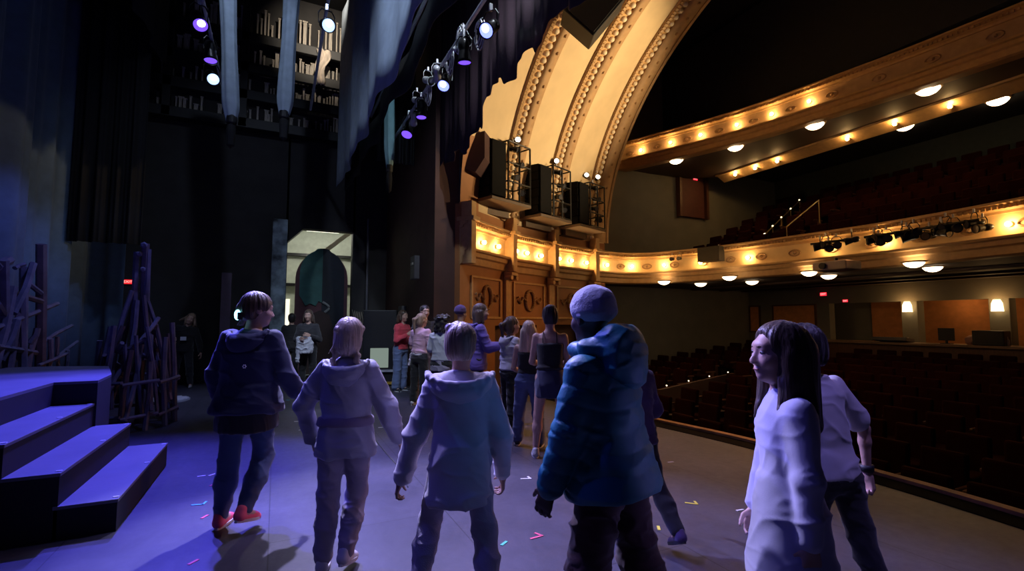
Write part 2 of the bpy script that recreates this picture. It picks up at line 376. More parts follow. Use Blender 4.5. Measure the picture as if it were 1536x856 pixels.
structure('dentils', dentils(WALLP), M_GILT, None, parent=t)
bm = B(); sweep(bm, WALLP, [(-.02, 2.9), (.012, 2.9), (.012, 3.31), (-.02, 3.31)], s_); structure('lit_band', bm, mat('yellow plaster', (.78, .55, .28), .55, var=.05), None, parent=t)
# pilasters, capitals, framed panels and wreaths
PX = (3.28, 4.78, 6.42, 8.14)
for i, x in enumerate(PX):
    s = nearest_s(WALLP, x, YC + lerp_tab(TAB, x)[0]); p, d = along(WALLP, s); n = Vector((d.y, -d.x)) * s_; R = Matrix.Rotation(math.atan2(d.y, d.x), 3, 'Z')
    bm = B(); box(bm, (p.x + n.x * .1, p.y + n.y * .1, 3.2), (.17, .3, 1.24), R, .01)
    if i: box(bm, (p.x + n.x * .02, p.y + n.y * .02, 2.0), (.24, .10, 1.3), R, .01)
    box(bm, (p.x + n.x * .12, p.y + n.y * .12, 3.47), (.26, .4, .08), R, .01)
    t = structure('trim_%d' % (6 + i), bm, M_GILT, 'ochre pilaster %s' % ['at the proscenium end of the side wall', 'under the arch nearest the stage', 'under the middle arch', 'under the outermost arch'][i], 'pilaster')
    if i:
        bm = B(); box(bm, (p.x + n.x * .13, p.y + n.y * .13, 2.52), (.30, .22, .07), R, .01)
        for q in (-1, 1):
            c = Vector((p.x + n.x * .16 + d.x * q * .12, p.y + n.y * .16 + d.y * q * .12, 2.44)); tube(bm, c - Vector((n.x, n.y, 0)) * .1, c + Vector((n.x, n.y, 0)) * .07, .055, n=14)
        structure('capital', bm, M_GILT, None, parent=t)
for a, c in zip(PX, PX[1:]):
    sa = nearest_s(WALLP, a, YC + lerp_tab(TAB, a)[0]) + .30; sb = nearest_s(WALLP, c, YC + lerp_tab(TAB, c)[0]) - .30
    bm = B(); N = 10; seg = [along(WALLP, sa + (sb - sa) * k / N)[0] for k in range(N + 1)]
    for z in (1.52, 2.36): sweep(bm, seg, [(-.01, z - .03), (.035, z - .02), (.035, z + .02), (-.01, z + .03)], s_)
    for s in (sa, sb):
        p, d = along(WALLP, s); n = Vector((d.y, -d.x)) * s_; box(bm, (p.x + n.x * .01, p.y + n.y * .01, 1.94), (.05, .05, .88), Matrix.Rotation(math.atan2(d.y, d.x), 3, 'Z'))
    structure('panel_frame', bm, M_GILT, None, parent=w)
    p, d = along(WALLP, (sa + sb) / 2); n = Vector((d.y, -d.x)) * s_; bm = B()
    M = Matrix.Translation((p.x + n.x * .03, p.y + n.y * .03, 1.95)) @ Matrix.Rotation(math.atan2(d.y, d.x), 4, 'Z')
    pts = [M @ Vector((.17 * math.cos(k * PI / 12), 0, .24 * math.sin(k * PI / 12))) for k in range(25)]; path_tube(bm, pts, .032, 6)
    for k in range(24): ball(bm, pts[k] , .042, 1)
    for q in (-1, 1):
        path_tube(bm, [M @ Vector((q * (.2 + .05 * k), 0, .05 * math.sin(k * 1.3))) for k in range(6)], .022, 6)
        for k in range(3): ball(bm, M @ Vector((q * (.28 + .09 * k), -.0, .06 * (-1) ** k)), .035, 1)
    structure('wreath_relief', bm, M_TAN, None, parent=w)
# balcony
bm = B(); sweep(bm, BALP, PROF_LOW + [(-.25, 2.57), (-.25, 2.905)], s_); t = structure('trim_10', bm, M_GILT, 'stepped ochre lower moulding of the balcony front', 'moulding')
bm = B(); sweep(bm, BALP, PROF_TOP + [(-.25, 3.52), (-.25, 3.30)], s_); t = structure('trim_11', bm, M_GILT, 'ochre cornice with dentils along the balcony front', 'cornice')
structure('dentils', dentils(BALP), M_GILT, None, parent=t)
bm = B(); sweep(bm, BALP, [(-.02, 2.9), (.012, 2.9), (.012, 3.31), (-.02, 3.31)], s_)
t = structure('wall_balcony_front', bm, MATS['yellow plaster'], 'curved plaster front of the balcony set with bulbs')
bm = B(); s = .62
while s < arclen(BALP)[-1]:
    p, d = along(BALP, s); n = Vector((d.y, -d.x)) * s_; M = Matrix.Translation((p.x + n.x * .02, p.y + n.y * .02, 3.1)) @ Matrix.Rotation(math.atan2(d.y, d.x), 4, 'Z')
    path_tube(bm, [M @ Vector((.13 * math.cos(k * PI / 8), 0, .07 * math.sin(k * PI / 8))) for k in range(17)], .02, 5); ball(bm, M @ Vector((0, 0, 0)), .045, 1); s += .82
structure('cartouche_relief', bm, M_TAN, None, parent=t)
bm = B(); sp = [(p.x, p.y) for p in BALP]; prism(bm, sp + [(18.5, .3), (18.5, 13.1), (8.75, 13.1)], 2.62, 2.72)
structure('ceiling_under_balcony', bm, M_SOFFIT, 'brown soffit below the balcony', 'ceiling')
for x, y0, y1 in ((13.74, 12.9, 3), (15.2, 12.9, 3), (16.4, 12.9, 3)):
    bm = B(); box(bm, (x, (y0 + y1) / 2, 2.60), (.22, y0 - y1, .08), bev=.015); structure('trim_soffit_%d' % int(x), bm, M_SOFFIT, 'shallow beam across the balcony soffit %s' % {13: 'nearest the balcony front', 15: 'halfway to the back wall', 16: 'close to the back wall'}[int(x)], 'beam')
# side wall of the house, back walls
bm = B(); box(bm, (13.9, 13.2, 4.8), (10.4, .2, 13)); structure('wall_house_side', bm, M_GREYWALL, 'grey side wall of the auditorium')
bm = B(); box(bm, (19, 4, 6.7), (.3, 19, 9)); box(bm, (14.4, 4, 10.3), (.2, 19, 1.8)); structure('wall_house_back', bm, mat('dark green wall', (.05, .06, .05), .9), 'dark green back wall above the balcony seats')
bm = B(); box(bm, (17.15, 11.6, .5), (.3, 3.2, 4.4)); box(bm, (17.15, 3.5, 2.35), (.3, 13, .62)); box(bm, (18.8, 4, .5), (.3, 16, 4.4))
structure('wall_orchestra_back', bm, M_GREYWALL, 'grey rear wall of the orchestra level with the booth opening')
for i, (y0, y1) in enumerate(((12.62, 14.0), (10.45, 12.05))):
    y1 = min(y1, 13.05)
    p = empty('acoustic_panel', (16.98, (y0 + y1) / 2, 1.52)); tag(p, ['narrower', 'wider'][i] + ' rust coloured wall panel on the grey rear wall ' + ['next to the corner', 'nearer the booth'][i], 'wall panel', 'rust panels on the rear wall')
    bm = B(); box(bm, (0, 0, 0), (.05, y1 - y0, .98), bev=.01); obj('board', bm, mat('rust fabric', (.75, .30, .09), .85), p)
    bm = B()
    for q in (-1, 1): box(bm, (-.01, q * (y1 - y0) / 2, 0), (.08, .05, 1.05)); box(bm, (-.01, 0, q * .5), (.08, y1 - y0, .05))
    obj('frame', bm, M_WOOD, p)
# balcony rake, gallery
def rake(x): return 2.75 + .455 * (x - 11.7)
bm = B()
for r in range(8):
    x0 = 11.75 + .86 * r; z = rake(x0 + .43) - .2; box(bm, (x0 + .43 + .3, 7.1, z / 2 + 1.36), (1.46, 12.0, z - 2.72))
structure('floor_balcony', bm, mat('dark carpet', (.02, .008, .007), .9), 'dark carpeted steps of the balcony', 'floor')
GALP = smooth_path([(10.45, 13.1), (10.75, 12.85), (11.3, 11.5), (11.8, 10.25), (12.25, 8.75), (12.5, 7.3), (12.75, 5.6), (12.85, 4.4), (12.92, 3.4), (12.9, 1.6)], .12)
GZ = 4.1
bm = B(); sweep(bm, GALP, [(o, z + GZ) for o, z in PROF_LOW] + [(-.25, 6.67), (-.25, 7.0)], s_); structure('trim_15', bm, M_GILT, 'stepped ochre lower moulding of the upper gallery front', 'moulding')
bm = B(); sweep(bm, GALP, [(o, z + GZ) for o, z in PROF_TOP] + [(-.25, 7.62), (-.25, 7.4)], s_); t = structure('trim_16', bm, M_GILT, 'ochre cornice with dentils along the upper gallery front', 'cornice')
structure('dentils', dentils(GALP, 3.40 + GZ), M_GILT, None, parent=t)
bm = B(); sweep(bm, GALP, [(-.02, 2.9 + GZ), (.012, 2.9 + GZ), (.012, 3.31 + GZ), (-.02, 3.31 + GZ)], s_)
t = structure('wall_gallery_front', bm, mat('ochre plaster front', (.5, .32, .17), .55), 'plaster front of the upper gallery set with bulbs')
GB = [(962, 226), (1008, 215), (1055, 203), (1106, 189), (1160, 175), (1220, 155)]
bm = B(); s = .5
while s < arclen(GALP)[-1]:
    p, d = along(GALP, s); n = Vector((d.y, -d.x)) * s_; M = Matrix.Translation((p.x + n.x * .02, p.y + n.y * .02, 7.2)) @ Matrix.Rotation(math.atan2(d.y, d.x), 4, 'Z')
    path_tube(bm, [M @ Vector((.13 * math.cos(k * PI / 8), 0, .07 * math.sin(k * PI / 8))) for k in range(17)], .02, 5); ball(bm, M @ Vector((0, 0, 0)), .045, 1); s += 1.0
structure('cartouche_relief', bm, M_TAN, None, parent=t)
bm = B(); prism(bm, [(p.x, p.y) for p in GALP] + [(14.75, 1.6), (14.75, 12.2), (13.6, 12.9), (12.0, 13.1)], 6.75, 6.85)
structure('ceiling_under_gallery', bm, M_SOFFIT, 'brown soffit below the upper gallery', 'ceiling')
bm = B(); box(bm, (17.0, 6.5, 7.35), (4.6, 13.6, .1)); structure('ceiling_over_balcony', bm, M_DARKWALL, 'raised dark ceiling over the back balcony rows', 'ceiling')
bm = B(); box(bm, (14.72, 7.0, 6.83), (.12, 10.4, .28), bev=.02); box(bm, (14.50, 7.0, 6.66), (.50, 10.4, .04), Matrix.Rotation(.45, 3, 'Y'), .01); box(bm, (14.28, 7.0, 6.73), (.08, 10.4, .07), bev=.015); structure('trim_17', bm, M_GILT, 'ochre cornice at the back edge of the gallery soffit', 'cornice')
bm = B(); box(bm, (15.8, 6.5, 9.3), (6.3, 13.2, 3.2)); structure('wall_upper_gallery', bm, NAVY, 'dark mass of the upper gallery beyond its front')
# door and exit recess in the side wall at balcony level
d1 = empty('door_1', (13.95, 13.05, 5.35)); tag(d1, 'dark red doorway recess at the top side of the balcony', 'door', kind='structure')
bm = B(); box(bm, (0, 0, .72), (1.2, .12, 1.5), bev=.02); obj('door_leaf', bm, mat('dark red door', (.10, .025, .018), .6), d1)
bm = B(); box(bm, (-.68, -.06, .72), (.12, .2, 1.56)); box(bm, (.68, -.06, .72), (.12, .2, 1.56)); box(bm, (0, -.06, 1.52), (1.5, .2, .12)); obj('door_frame', bm, M_WOOD, d1)
M_RED = glow('exit red', (1, .02, .04), 1.6)
def exit_sign(loc, n, w, label, text=False):
    e = empty('exit_sign', loc); e.rotation_euler = (0, 0, math.atan2(n[0], -n[1])); tag(e, label, 'exit sign')
    bm = B(); box(bm, (0, .02, 0), (w * 1.06, .04, w * .6), bev=.004); obj('housing', bm, M_BLACK, e)
    bm = B(); box(bm, (0, -.004, 0), (w, .01, w * .52)); obj('panel', bm, M_RED if not text else glow('exit field', (1, .02, .03), 1.0), e)
    c = bpy.data.curves.new('letters', 'FONT'); c.body = 'EXIT'; c.size = w * .4; c.align_x = 'CENTER'; c.align_y = 'CENTER'; c.extrude = .002
    c.materials.append(glow('exit letters', (1, .45, .4), 1.6)); o = bpy.data.objects.new('letters', c); link(o); me = bpy.data.meshes.new_from_object(o.evaluated_get(bpy.context.evaluated_depsgraph_get())); bpy.data.objects.remove(o)
    o = link(bpy.data.objects.new('letters', me), e); o.rotation_euler = (PI / 2, 0, 0); o.location = (0, -.012, 0)
exit_sign((-3.02, 13.46, 2.33), (0, -1), .19, 'red EXIT sign on the black stage wall beside the spiky timber tower', True)
exit_sign(at_y(1043, 268, 12.98), (0, -1), .22, 'small red exit sign above the balcony doorway')
exit_sign(at_x(1235, 441, 16.95), (-1, 0), .22, 'red exit sign on the grey rear wall between wall panel and booth')
exit_sign(at_x(1268, 451, 16.95), (-1, 0), .16, 'smallest red exit sign hanging at the corner of the booth')

# ------------------------------------------------------------------ bulbs
def bulb_proto():
    e = empty('globe_bulb'); bm = B(); lathe(bm, [(.0, -.05), (.045, -.05), (.04, -.02), (.022, 0), (.0, 0)], 12); s = obj('socket', bm, M_GILT, e)
    bm = B(); ball(bm, (0, 0, .035), .042, 2); obj('globe', bm, M_WARMGLOW, e, True); return e
def kids(o): return [c for c in COL.objects if c.parent == o]
def dup(root, loc, rot=None, label=None, group=None, scale=None):
    r = root.copy(); COL.objects.link(r); r.location = loc
    if rot is not None: r.rotation_euler = rot
    if scale: r.scale = scale
    if label: r['label'] = label
    if group: r['group'] = group
    for ch in root_kids(root):
        c = ch.copy(); COL.objects.link(c); c.parent = r
        for g in root_kids(ch):
            d = g.copy(); COL.objects.link(d); d.parent = c
    return r
_kc = {}
def root_kids(o):
    if o.name not in _kc: _kc[o.name] = kids(o)
    return _kc[o.name]
first_bulb = [None]
def bulb(x, y, z, n, label, group):
    rot = Vector((n[0], n[1], 0)).to_track_quat('Z', 'Y').to_euler()
    if first_bulb[0] is None:
        e = bulb_proto(); tag(e, label, 'light bulb', group); e.location = (x, y, z); e.rotation_euler = rot; first_bulb[0] = e; return
    dup(first_bulb[0], (x, y, z), rot, label, group)
def ord_(k): return ['first', 'second', 'third', 'fourth', 'fifth', 'sixth', 'seventh', 'eighth', 'ninth', 'tenth', 'eleventh', 'twelfth'][k]
WB = [3.42, 3.80, 4.30, 5.02, 5.42, 5.98, 6.69, 7.18, 7.82]
for i, x in enumerate(WB):
    s = nearest_s(WALLP, x, YC + lerp_tab(TAB, x)[0]); p, d = along(WALLP, s); n = Vector((d.y, -d.x)) * s_
    bulb(p.x + n.x * .06, p.y + n.y * .06, 3.1, n, 'glowing globe bulb on the side wall frieze, %s from the proscenium' % ord_(i), 'bulbs on the side wall frieze')
for i, (px_, py_) in enumerate([(905, 397), (948, 400), (1000, 398), (1053, 394), (1110, 385), (1243, 372), (1325, 363), (1528, 336)]):
    q = at(px_, py_, 3.1); s = nearest_s(BALP, q.x, q.y); p, d = along(BALP, s); n = Vector((d.y, -d.x)) * s_
    bulb(p.x + n.x * .06, p.y + n.y * .06, 3.1, n, 'glowing globe bulb on the lower balcony front, %s from the side wall' % ord_(i), 'bulbs on the lower balcony front')
for i, (px_, py_) in enumerate(GB):
    q = at(px_, py_, 7.2); s = nearest_s(GALP, q.x, q.y); p, d = along(GALP, s); n = Vector((d.y, -d.x)) * s_
    bulb(p.x + n.x * .06, p.y + n.y * .06, 7.2, n, 'glowing globe bulb on the upper gallery front, %s from the arch' % ord_(i), 'bulbs on the upper gallery front')
for i, (px_, py_) in enumerate([(1103, 257), (1133, 247), (1166, 237), (1271, 203), (1342, 180), (1425, 154)]):
    q = at_x(px_, py_, 14.43); bulb(14.44, q.y, 6.60, (-.4, 0), 'glowing bulb under the back edge of the gallery soffit, %s from the side wall' % ord_(i), 'bulbs on the rear soffit cornice')
# bowl lights
first = None
BW = [((996, 422), 2.66, 'lower'), ((1051, 425), 2.66, 'lower'), ((1094, 415), 2.66, 'lower'), ((1128, 422), 2.66, 'lower'), ((1214, 408), 2.66, 'lower'), ((1243, 413), 2.66, 'lower'), ((1371, 394), 2.66, 'lower'), ((1399, 401), 2.66, 'lower'),
      ((1014, 240), 6.75, 'upper'), ((1103, 220), 6.75, 'upper'), ((1222, 187), 6.75, 'upper'), ((1392, 134), 6.75, 'upper'), ((1357, 190), 6.75, 'upper'), ((1497, 151), 6.75, 'upper')]
cnt = {'lower': 0, 'upper': 0}
for (p_, z, lv) in BW:
    q = at(*p_, z - (.06 if lv == 'lower' else .04)); 
    if q.x > 14.75 and lv == 'upper': z = 7.3; q = at(*p_, 7.25)
    if lv == 'lower': z = 2.63
    lab = 'glowing glass bowl light on the %s soffit, %s counted from the side wall' % (lv if lv == 'upper' else 'under-balcony', ord_(cnt[lv])); cnt[lv] += 1
    sc = 1.0 if lv == 'lower' else 1.3
    if first is None:
        e = empty('bowl_light', (q.x, q.y, z)); tag(e, lab, 'ceiling light', 'bowl lights under the balcony')
        bm = B(); lathe(bm, [(0, -.13), (.06, -.122), (.12, -.095), (.165, -.05), (.18, -.0), (0, 0)], 24); obj('glass_bowl', bm, M_BOWLGLOW, e, True)
        bm = B(); lathe(bm, [(.175, -.03), (.2, -.02), (.215, 0), (.16, 0), (.16, -.02)], 24); obj('rim', bm, M_GILT, e, True); first = e
    else:
        dup(first, (q.x, q.y, z), None, lab, 'bowl lights under the balcony' if lv == 'lower' else 'bowl lights under the gallery', (sc, sc, sc))
for i, p_ in enumerate(((969, 158), (993, 154), (1041, 129), (1069, 121))):
    q = at(*p_, 11.0); o = empty('ceiling_spot', q); tag(o, 'tiny white light in the dark house ceiling, %s from the arch' % ord_(i), 'light', 'white lights in the dark ceiling')
    bm = B(); lathe(bm, [(.07, .1), (.09, -.02), (.11, -.02), (.11, .1)], 12); obj('housing', bm, M_BLKMETAL, o)
    bm = B(); ball(bm, (0, 0, 0), .085 if i != 2 else .06, 2); obj('lamp', bm, glow('ceiling lamp', (1, .95, .85), 3), o)

# ================================================================== THEATRE EQUIPMENT
def aim_q(d): return Vector(d).normalized().to_track_quat('Z', 'Y').to_matrix().to_4x4()
def fixture(loc, d, lensmat, label, group, kind='profile', core=None, scale=1.0, body=None, cat='stage light'):
    """lamp hanging from its clamp at loc + up; lens centre at loc, pointing along d"""
    e = empty('stage_lantern', loc); e.scale = (scale,) * 3; tag(e, label, cat, group); M = aim_q(d); body = body or M_BLKMETAL
    bm = B(); lathe(bm, [(.0, -.36), (.06, -.36), (.085, -.31), (.09, -.22), (.075, -.19), (.085, -.15), (.105, -.04), (.115, .01), (.105, .01), (.098, -.03), (0, -.03)], 18, M); obj('body', bm, body, e, True)
    bm = B(); lathe(bm, [(.0, -.012), (.097, -.012), (.097, -.004), (0, -.004)], 20, M); l = obj('lens', bm, lensmat, e)
    if core: bm = B(); lathe(bm, [(.0, 0), (.055, 0), (.0, .006)], 16, M @ Matrix.Translation((0, .03, 0))); obj('lamp_glint', bm, core, l)
    c = M @ Vector((0, 0, -.17)); top = Vector((0, 0, c.z + .30)); side = M.to_3x3() @ Vector((1, 0, 0))
    bm = B(); path_tube(bm, [c + side * .12, c + side * .13 + Vector((0, 0, .17)), Vector((c.x, c.y, c.z)) + side * .08 + Vector((0, 0, .25)), c - side * .08 + Vector((0, 0, .25)), c - side * .13 + Vector((0, 0, .17)), c - side * .12], .011, 6)
    obj('yoke', bm, M_SILVER if body is M_SILVER else M_BLKMETAL, e)
    bm = B(); box(bm, c + Vector((0, 0, .30)), (.05, .04, .11), bev=.008); obj('clamp', bm, M_SILVER, e)
    return e, e.location + (c + Vector((0, 0, .34))) * scale
G_PURP = glow('violet lens', (.17, .07, 1), 1.6); G_BLUE = glow('blue lens', (.16, .2, 1), 3.2); G_CORE = glow('blue white glint', (.75, .85, 1), 9); G_SKY = glow('pale blue lens', (.35, .55, 1), 2.4)
def pipe(p, q, label, r=.025):
    bm = B(); path_tube(bm, [p, q], r, 10); o = obj('lighting_pipe', bm, M_SILVER); tag(o, label, 'pipe'); return o
# first electric beside the proscenium
e1 = [((729, 46), G_BLUE, G_CORE, (-.5, -.35, -.55), 'bright blue lantern highest on the pipe beside the jagged black valance', .80),
      ((697, 94), G_PURP, None, (.1, .1, -1), 'dim violet lantern pointing straight down below the brightest one on the valance pipe', .80),
      ((665, 129), G_BLUE, G_CORE, (-.35, -.45, -.75), 'blue lantern with white glint halfway down the valance pipe', .82),
      ((632, 176), G_PURP, None, (0, -.05, -1), 'violet lantern pointing down near the far end of the valance pipe', .8),
      ((610, 202), G_PURP, None, (-.25, -.3, -.75), 'farthest violet lantern on the valance pipe', .95)]
tops = []
for p_, l_, c_, d_, lab, sc in e1:
    q = at_x(*p_, 2.0); e, t = fixture(q, d_, l_, lab, 'lanterns on the valance pipe', core=c_, scale=sc); tops.append(t)
pipe(Vector((2.02, 3.3, 5.12)), Vector((2.02, 10.0, 5.12)), 'silver lighting pipe running beside the black valance')
pipe(Vector((1.72, 3.0, 5.9)), Vector((1.72, 10.5, 5.9)), 'upper silver pipe above the valance lanterns', .03)
r_ = random.Random(3)
for i, (px_, py_) in enumerate([(716, 50), (700, 62), (684, 78), (672, 92), (657, 120), (647, 122), (640, 140), (630, 152), (620, 185), (688, 56)]):
    q = at_x(px_, py_, 2.02); bm = B(); k = i % 3
    if k == 0:      # coiled cable over the pipe
        for j in range(3):
            ph = r_.random() * 2; rr_ = .10 + .02 * j
            path_tube(bm, [Vector((.02 * j, rr_ * .9 * math.cos(a / 14 * 2 * PI + ph), rr_ * 1.35 * math.sin(a / 14 * 2 * PI + ph))) for a in range(14)], .009, 5)
        o = obj('cable_coil', bm, M_SILVER); o.location = q; tag(o, 'pale coiled cable slung on the valance pipe, %s from its top' % ord_(i), 'cable', 'cables on the valance pipe')
    else:
        o, t = fixture(q, (r_.uniform(-.3, .3), r_.uniform(.3, 1) * (-1) ** i, -.35), M_BLACK, 'unlit silver lantern on the valance pipe, %s from its top' % ord_(i), 'unlit silver lanterns', scale=.62, body=M_SILVER)
# second electric upstage
for p_, l_, c_, d_, lab, sc in [((301, 38), G_PURP, G_CORE, (.25, -.55, -.75), 'violet lantern with white glint, highest over the black drapes', .85), ((316, 91), G_PURP, None, (.1, -.1, -1), 'flat violet lantern just above the bright blue one by the pale tied drape', .85), ((320, 119), G_SKY, G_CORE, (.3, -.75, -.6), 'bright pale blue lantern lowest beside the pale tied drape', .85)]:
    q = at_x(*p_, -1.0); fixture(q, d_, l_, lab, 'lanterns on the upstage pipe', core=c_, scale=sc)
pipe(Vector((-1, 5.2, 5.66)), Vector((-1, 10.5, 5.66)), 'dark lit pipe carrying the upstage violet lanterns')
q = at_x(493, 38, .52); fixture(q, (.15, -.85, -.5), G_SKY, 'brightest blue lantern hanging before the fly gallery', 'lantern before the fly gallery', core=G_CORE, scale=.85)
pipe(Vector((.52, 5.0, q.z + .5)), Vector((.52, 11, q.z + .5)), 'pipe carrying the bright lantern before the fly gallery')
# cloth borders and drapes
def drape(name, m, label, fn, nu, nv, cat='curtain', group=None):
    """fn(u,v) -> point on a hanging cloth"""
    bm = B(); g = [[bm.verts.new(fn(i / nu, j / nv)) for j in range(nv + 1)] for i in range(nu + 1)]
    for i in range(nu):
        for j in range(nv): bm.faces.new((g[i][j], g[i + 1][j], g[i + 1][j + 1], g[i][j + 1]))
    o = obj(name, bm, m, None, True); md = o.modifiers.new('s', 'SOLIDIFY'); md.thickness = .012; tag(o, label, cat, group); return o
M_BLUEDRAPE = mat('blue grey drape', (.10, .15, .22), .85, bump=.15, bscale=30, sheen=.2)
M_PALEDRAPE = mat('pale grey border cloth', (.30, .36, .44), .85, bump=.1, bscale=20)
def pleat(s, f=5.0, a=.09): return a * (math.sin(s * f) + .45 * math.sin(s * f * 2.3 + 1.1) + .25 * math.sin(s * f * .41 + .5))
drape('stage_drape', M_BLUEDRAPE, 'tall blue-grey pleated drape along the back of the stage', lambda u, v: ((-3.68 + pleat(2.2 + u * 11.8, 6.5), 2.2 + u * 11.8, .02 + v * 9.4) if u < .924 else (-3.68 + (u - .924) * 8.4 + pleat(2.2 + u * 11.8, 6.5) * .5, 13.1 + .15 * math.sin(u * 140) * .6, .02 + v * 9.4)), 380, 4)
drape('black_drape', M_BLKCLOTH, 'black pleated leg drape hanging in front of the far end of the blue drape', lambda u, v: (-3.55 + u * 1.1 + 0 * v, 11.6 + pleat(u * 4, 7, .06), 2.95 + v * 6.4), 60, 3)
drape('black_border', M_BLKCLOTH, 'black overhead border hanging above the upstage lanterns', lambda u, v: (-2.35 + pleat(u * 9, 6, .05), 1.5 + u * 11, 6.9 + v * 2.4), 200, 2)
def scallop(y, z0, a, per): t = (y / per) % 1; return z0 + a * (1 - 4 * (t - .5) ** 2) * -1
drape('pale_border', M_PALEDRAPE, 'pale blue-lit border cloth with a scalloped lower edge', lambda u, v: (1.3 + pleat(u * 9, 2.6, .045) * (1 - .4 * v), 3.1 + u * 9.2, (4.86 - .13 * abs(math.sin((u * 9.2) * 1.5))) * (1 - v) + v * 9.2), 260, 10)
drape('border_hem', M_BLKCLOTH, 'dark rolled hem cloth hanging just behind the pale border', lambda u, v: (1.50 + pleat(u * 9, 2.6, .045), 3.1 + u * 9.2, (4.78 - .13 * abs(math.sin((u * 9.2) * 1.5))) * (1 - v) + v * 5.2), 200, 2)
def vz(y): return 4.86 + .065 * math.tanh(5 * math.sin(y * 7.4)) + .05 * math.sin(y * 3.1) - .45 * min(1, max(0, (y - 6.5) / .3))
drape('jagged_valance', mat('dark plum valance', (.035, .016, .026), .85, bump=.3), 'dark valance with a jagged stepped lower edge inside the proscenium', lambda u, v: (2.78 + pleat(u * 6, 11, .03), 2.4 + u * 6.5, vz(2.4 + u * 6.5) * (1 - v) + v * 9.4), 330, 6)
drape('wing_drape', M_BLKCLOTH, 'black leg drape filling the wing left of the proscenium pier', lambda u, v: (1.75 + u * .8, 9.9 + pleat(u * 3, 9, .05), 4.75 + v * 4.7), 60, 2)
for i, (xa, xb, yb, Y, w0) in enumerate([(341, 347, 186, 9.0, .115), (440, 426, 178, 9.4, .125), (584, 584, 258, 9.2, .095)]):
    a = at_y(xa, -40, Y); b_ = at_y(xb, yb, Y)
    bm = B(); N = 30; rings = []
    for k in range(N + 1):
        t = k / N; c = b_.lerp(a, t); w_ = w0 * (.55 + .45 * min(1, t * 9)) * (1 + .06 * math.sin(t * 9)); ring = []
        for j in range(28):
            an = 2 * PI * j / 28; r1 = w_ * (1 + .10 * math.sin(an * 6 + .6 * math.sin(t * 3))); ring.append(bm.verts.new((c.x + r1 * math.cos(an), c.y + r1 * .8 * math.sin(an), c.z)))
        rings.append(ring)
    for p, q in zip(rings, rings[1:]):
        for j in range(28): bm.faces.new((p[j], p[(j + 1) % 28], q[(j + 1) % 28], q[j]))
    bm.faces.new(rings[0][::-1]); bm.faces.new(rings[-1])
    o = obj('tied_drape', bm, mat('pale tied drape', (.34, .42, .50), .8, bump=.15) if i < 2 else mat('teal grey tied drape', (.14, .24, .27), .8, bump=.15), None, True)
    tag(o, ['pale tied drape hanging right of the upstage violet lanterns', 'pale tied drape hanging just left of the brightest blue lantern', 'dim teal tied drape hanging below the pale border'][i], 'curtain', 'tied drapes hanging overhead')
    bm = B(); lathe(bm, [(w0 * .62, -.02), (w0 * .70, 0), (w0 * .70, .10), (w0 * .6, .12)], 16, Matrix.Translation(b_ + Vector((0, 0, .02)))); obj('tie', bm, M_BLACK, o)
    bm = B(); lathe(bm, [(0, -.42), (w0 * .5, -.36), (w0 * .62, -.12), (w0 * .5, 0), (0, .02)], 12, Matrix.Translation(b_)); obj('tail', bm, M_BLKCLOTH, o)
# fly gallery at the wing wall: beams and arbors
fg = empty('fly_gallery', (-.55, 13.2, 6.3)); tag(fg, 'dark fly gallery of horizontal rails high on the wing wall', 'gallery')
bm = B()
for z in (0, .72, 1.42, 2.2): box(bm, (0, 0, z), (5.7, .12, .24), bev=.01)
obj('rails', bm, M_BLACK, fg)
bm = B(); box(bm, (0, .3, -.06), (5.7, .6, .1)); obj('deck', bm, M_BLACK, fg)
for x in (-2.75, -1.9, -.35, .6, 2.75): bm = B(); box(bm, (x, .02, 1.5), (.16, .16, 3.2)); obj('post', bm, M_BLACK, fg)
arb = None; rr_ = random.Random(11); n = 0; M_ARB = mat('pale counterweight', (.42, .37, .31), .6, var=.5, scale=3)
for zi, (z0, z1) in enumerate(((6.42, 6.9), (7.14, 7.6), (7.84, 8.38), (8.62, 9.4))):
    x = -3.1
    while x < 2.05:
        x += rr_.uniform(.055, .13)
        if rr_.random() < .30: continue
        h = (z1 - z0) * rr_.uniform(.5, 1.0) * (1.0 if x < 1 or zi < 3 else 1.3); w_ = rr_.choice((.03, .04, .08)); n += 1
        if arb is None:
            bm = B(); box(bm, (0, 0, .5), (1, 1, 1)); box(bm, (0, 0, 1.03), (1.5, 1.2, .05)); arb = obj('counterweight_arbor', bm, M_ARB)
            tag(arb, 'pale narrow counterweight stack between the dark fly gallery rails', 'counterweight', 'counterweight stacks in the fly gallery'); o = arb
        else: o = arb.copy(); COL.objects.link(o)
        o.location = (x, 13.36, z0 - .05); o.scale = (w_, .06, h)
bm = B(); g = [[None] * 9 for _ in range(9)]
for i in range(9):
    for j in range(9): g[i][j] = bm.verts.new((i / 8 * .34 * (1 - .45 * j / 8) + .05 * math.sin(j), .05 * math.sin(i * 1.7 + j), -j / 8 * .95))
for i in range(8):
    for j in range(8): bm.faces.new((g[i][j], g[i + 1][j], g[i + 1][j + 1], g[i][j + 1]))
o = obj('white_cloth', bm, mat('white cloth', (.7, .6, .5), .8), None, True); o.location = (.72, 13.08, 8.55); o.modifiers.new('s', 'SOLIDIFY').thickness = .02; tag(o, 'pale cloth draped from the fly gallery rail beside the brightest lantern', 'cloth')
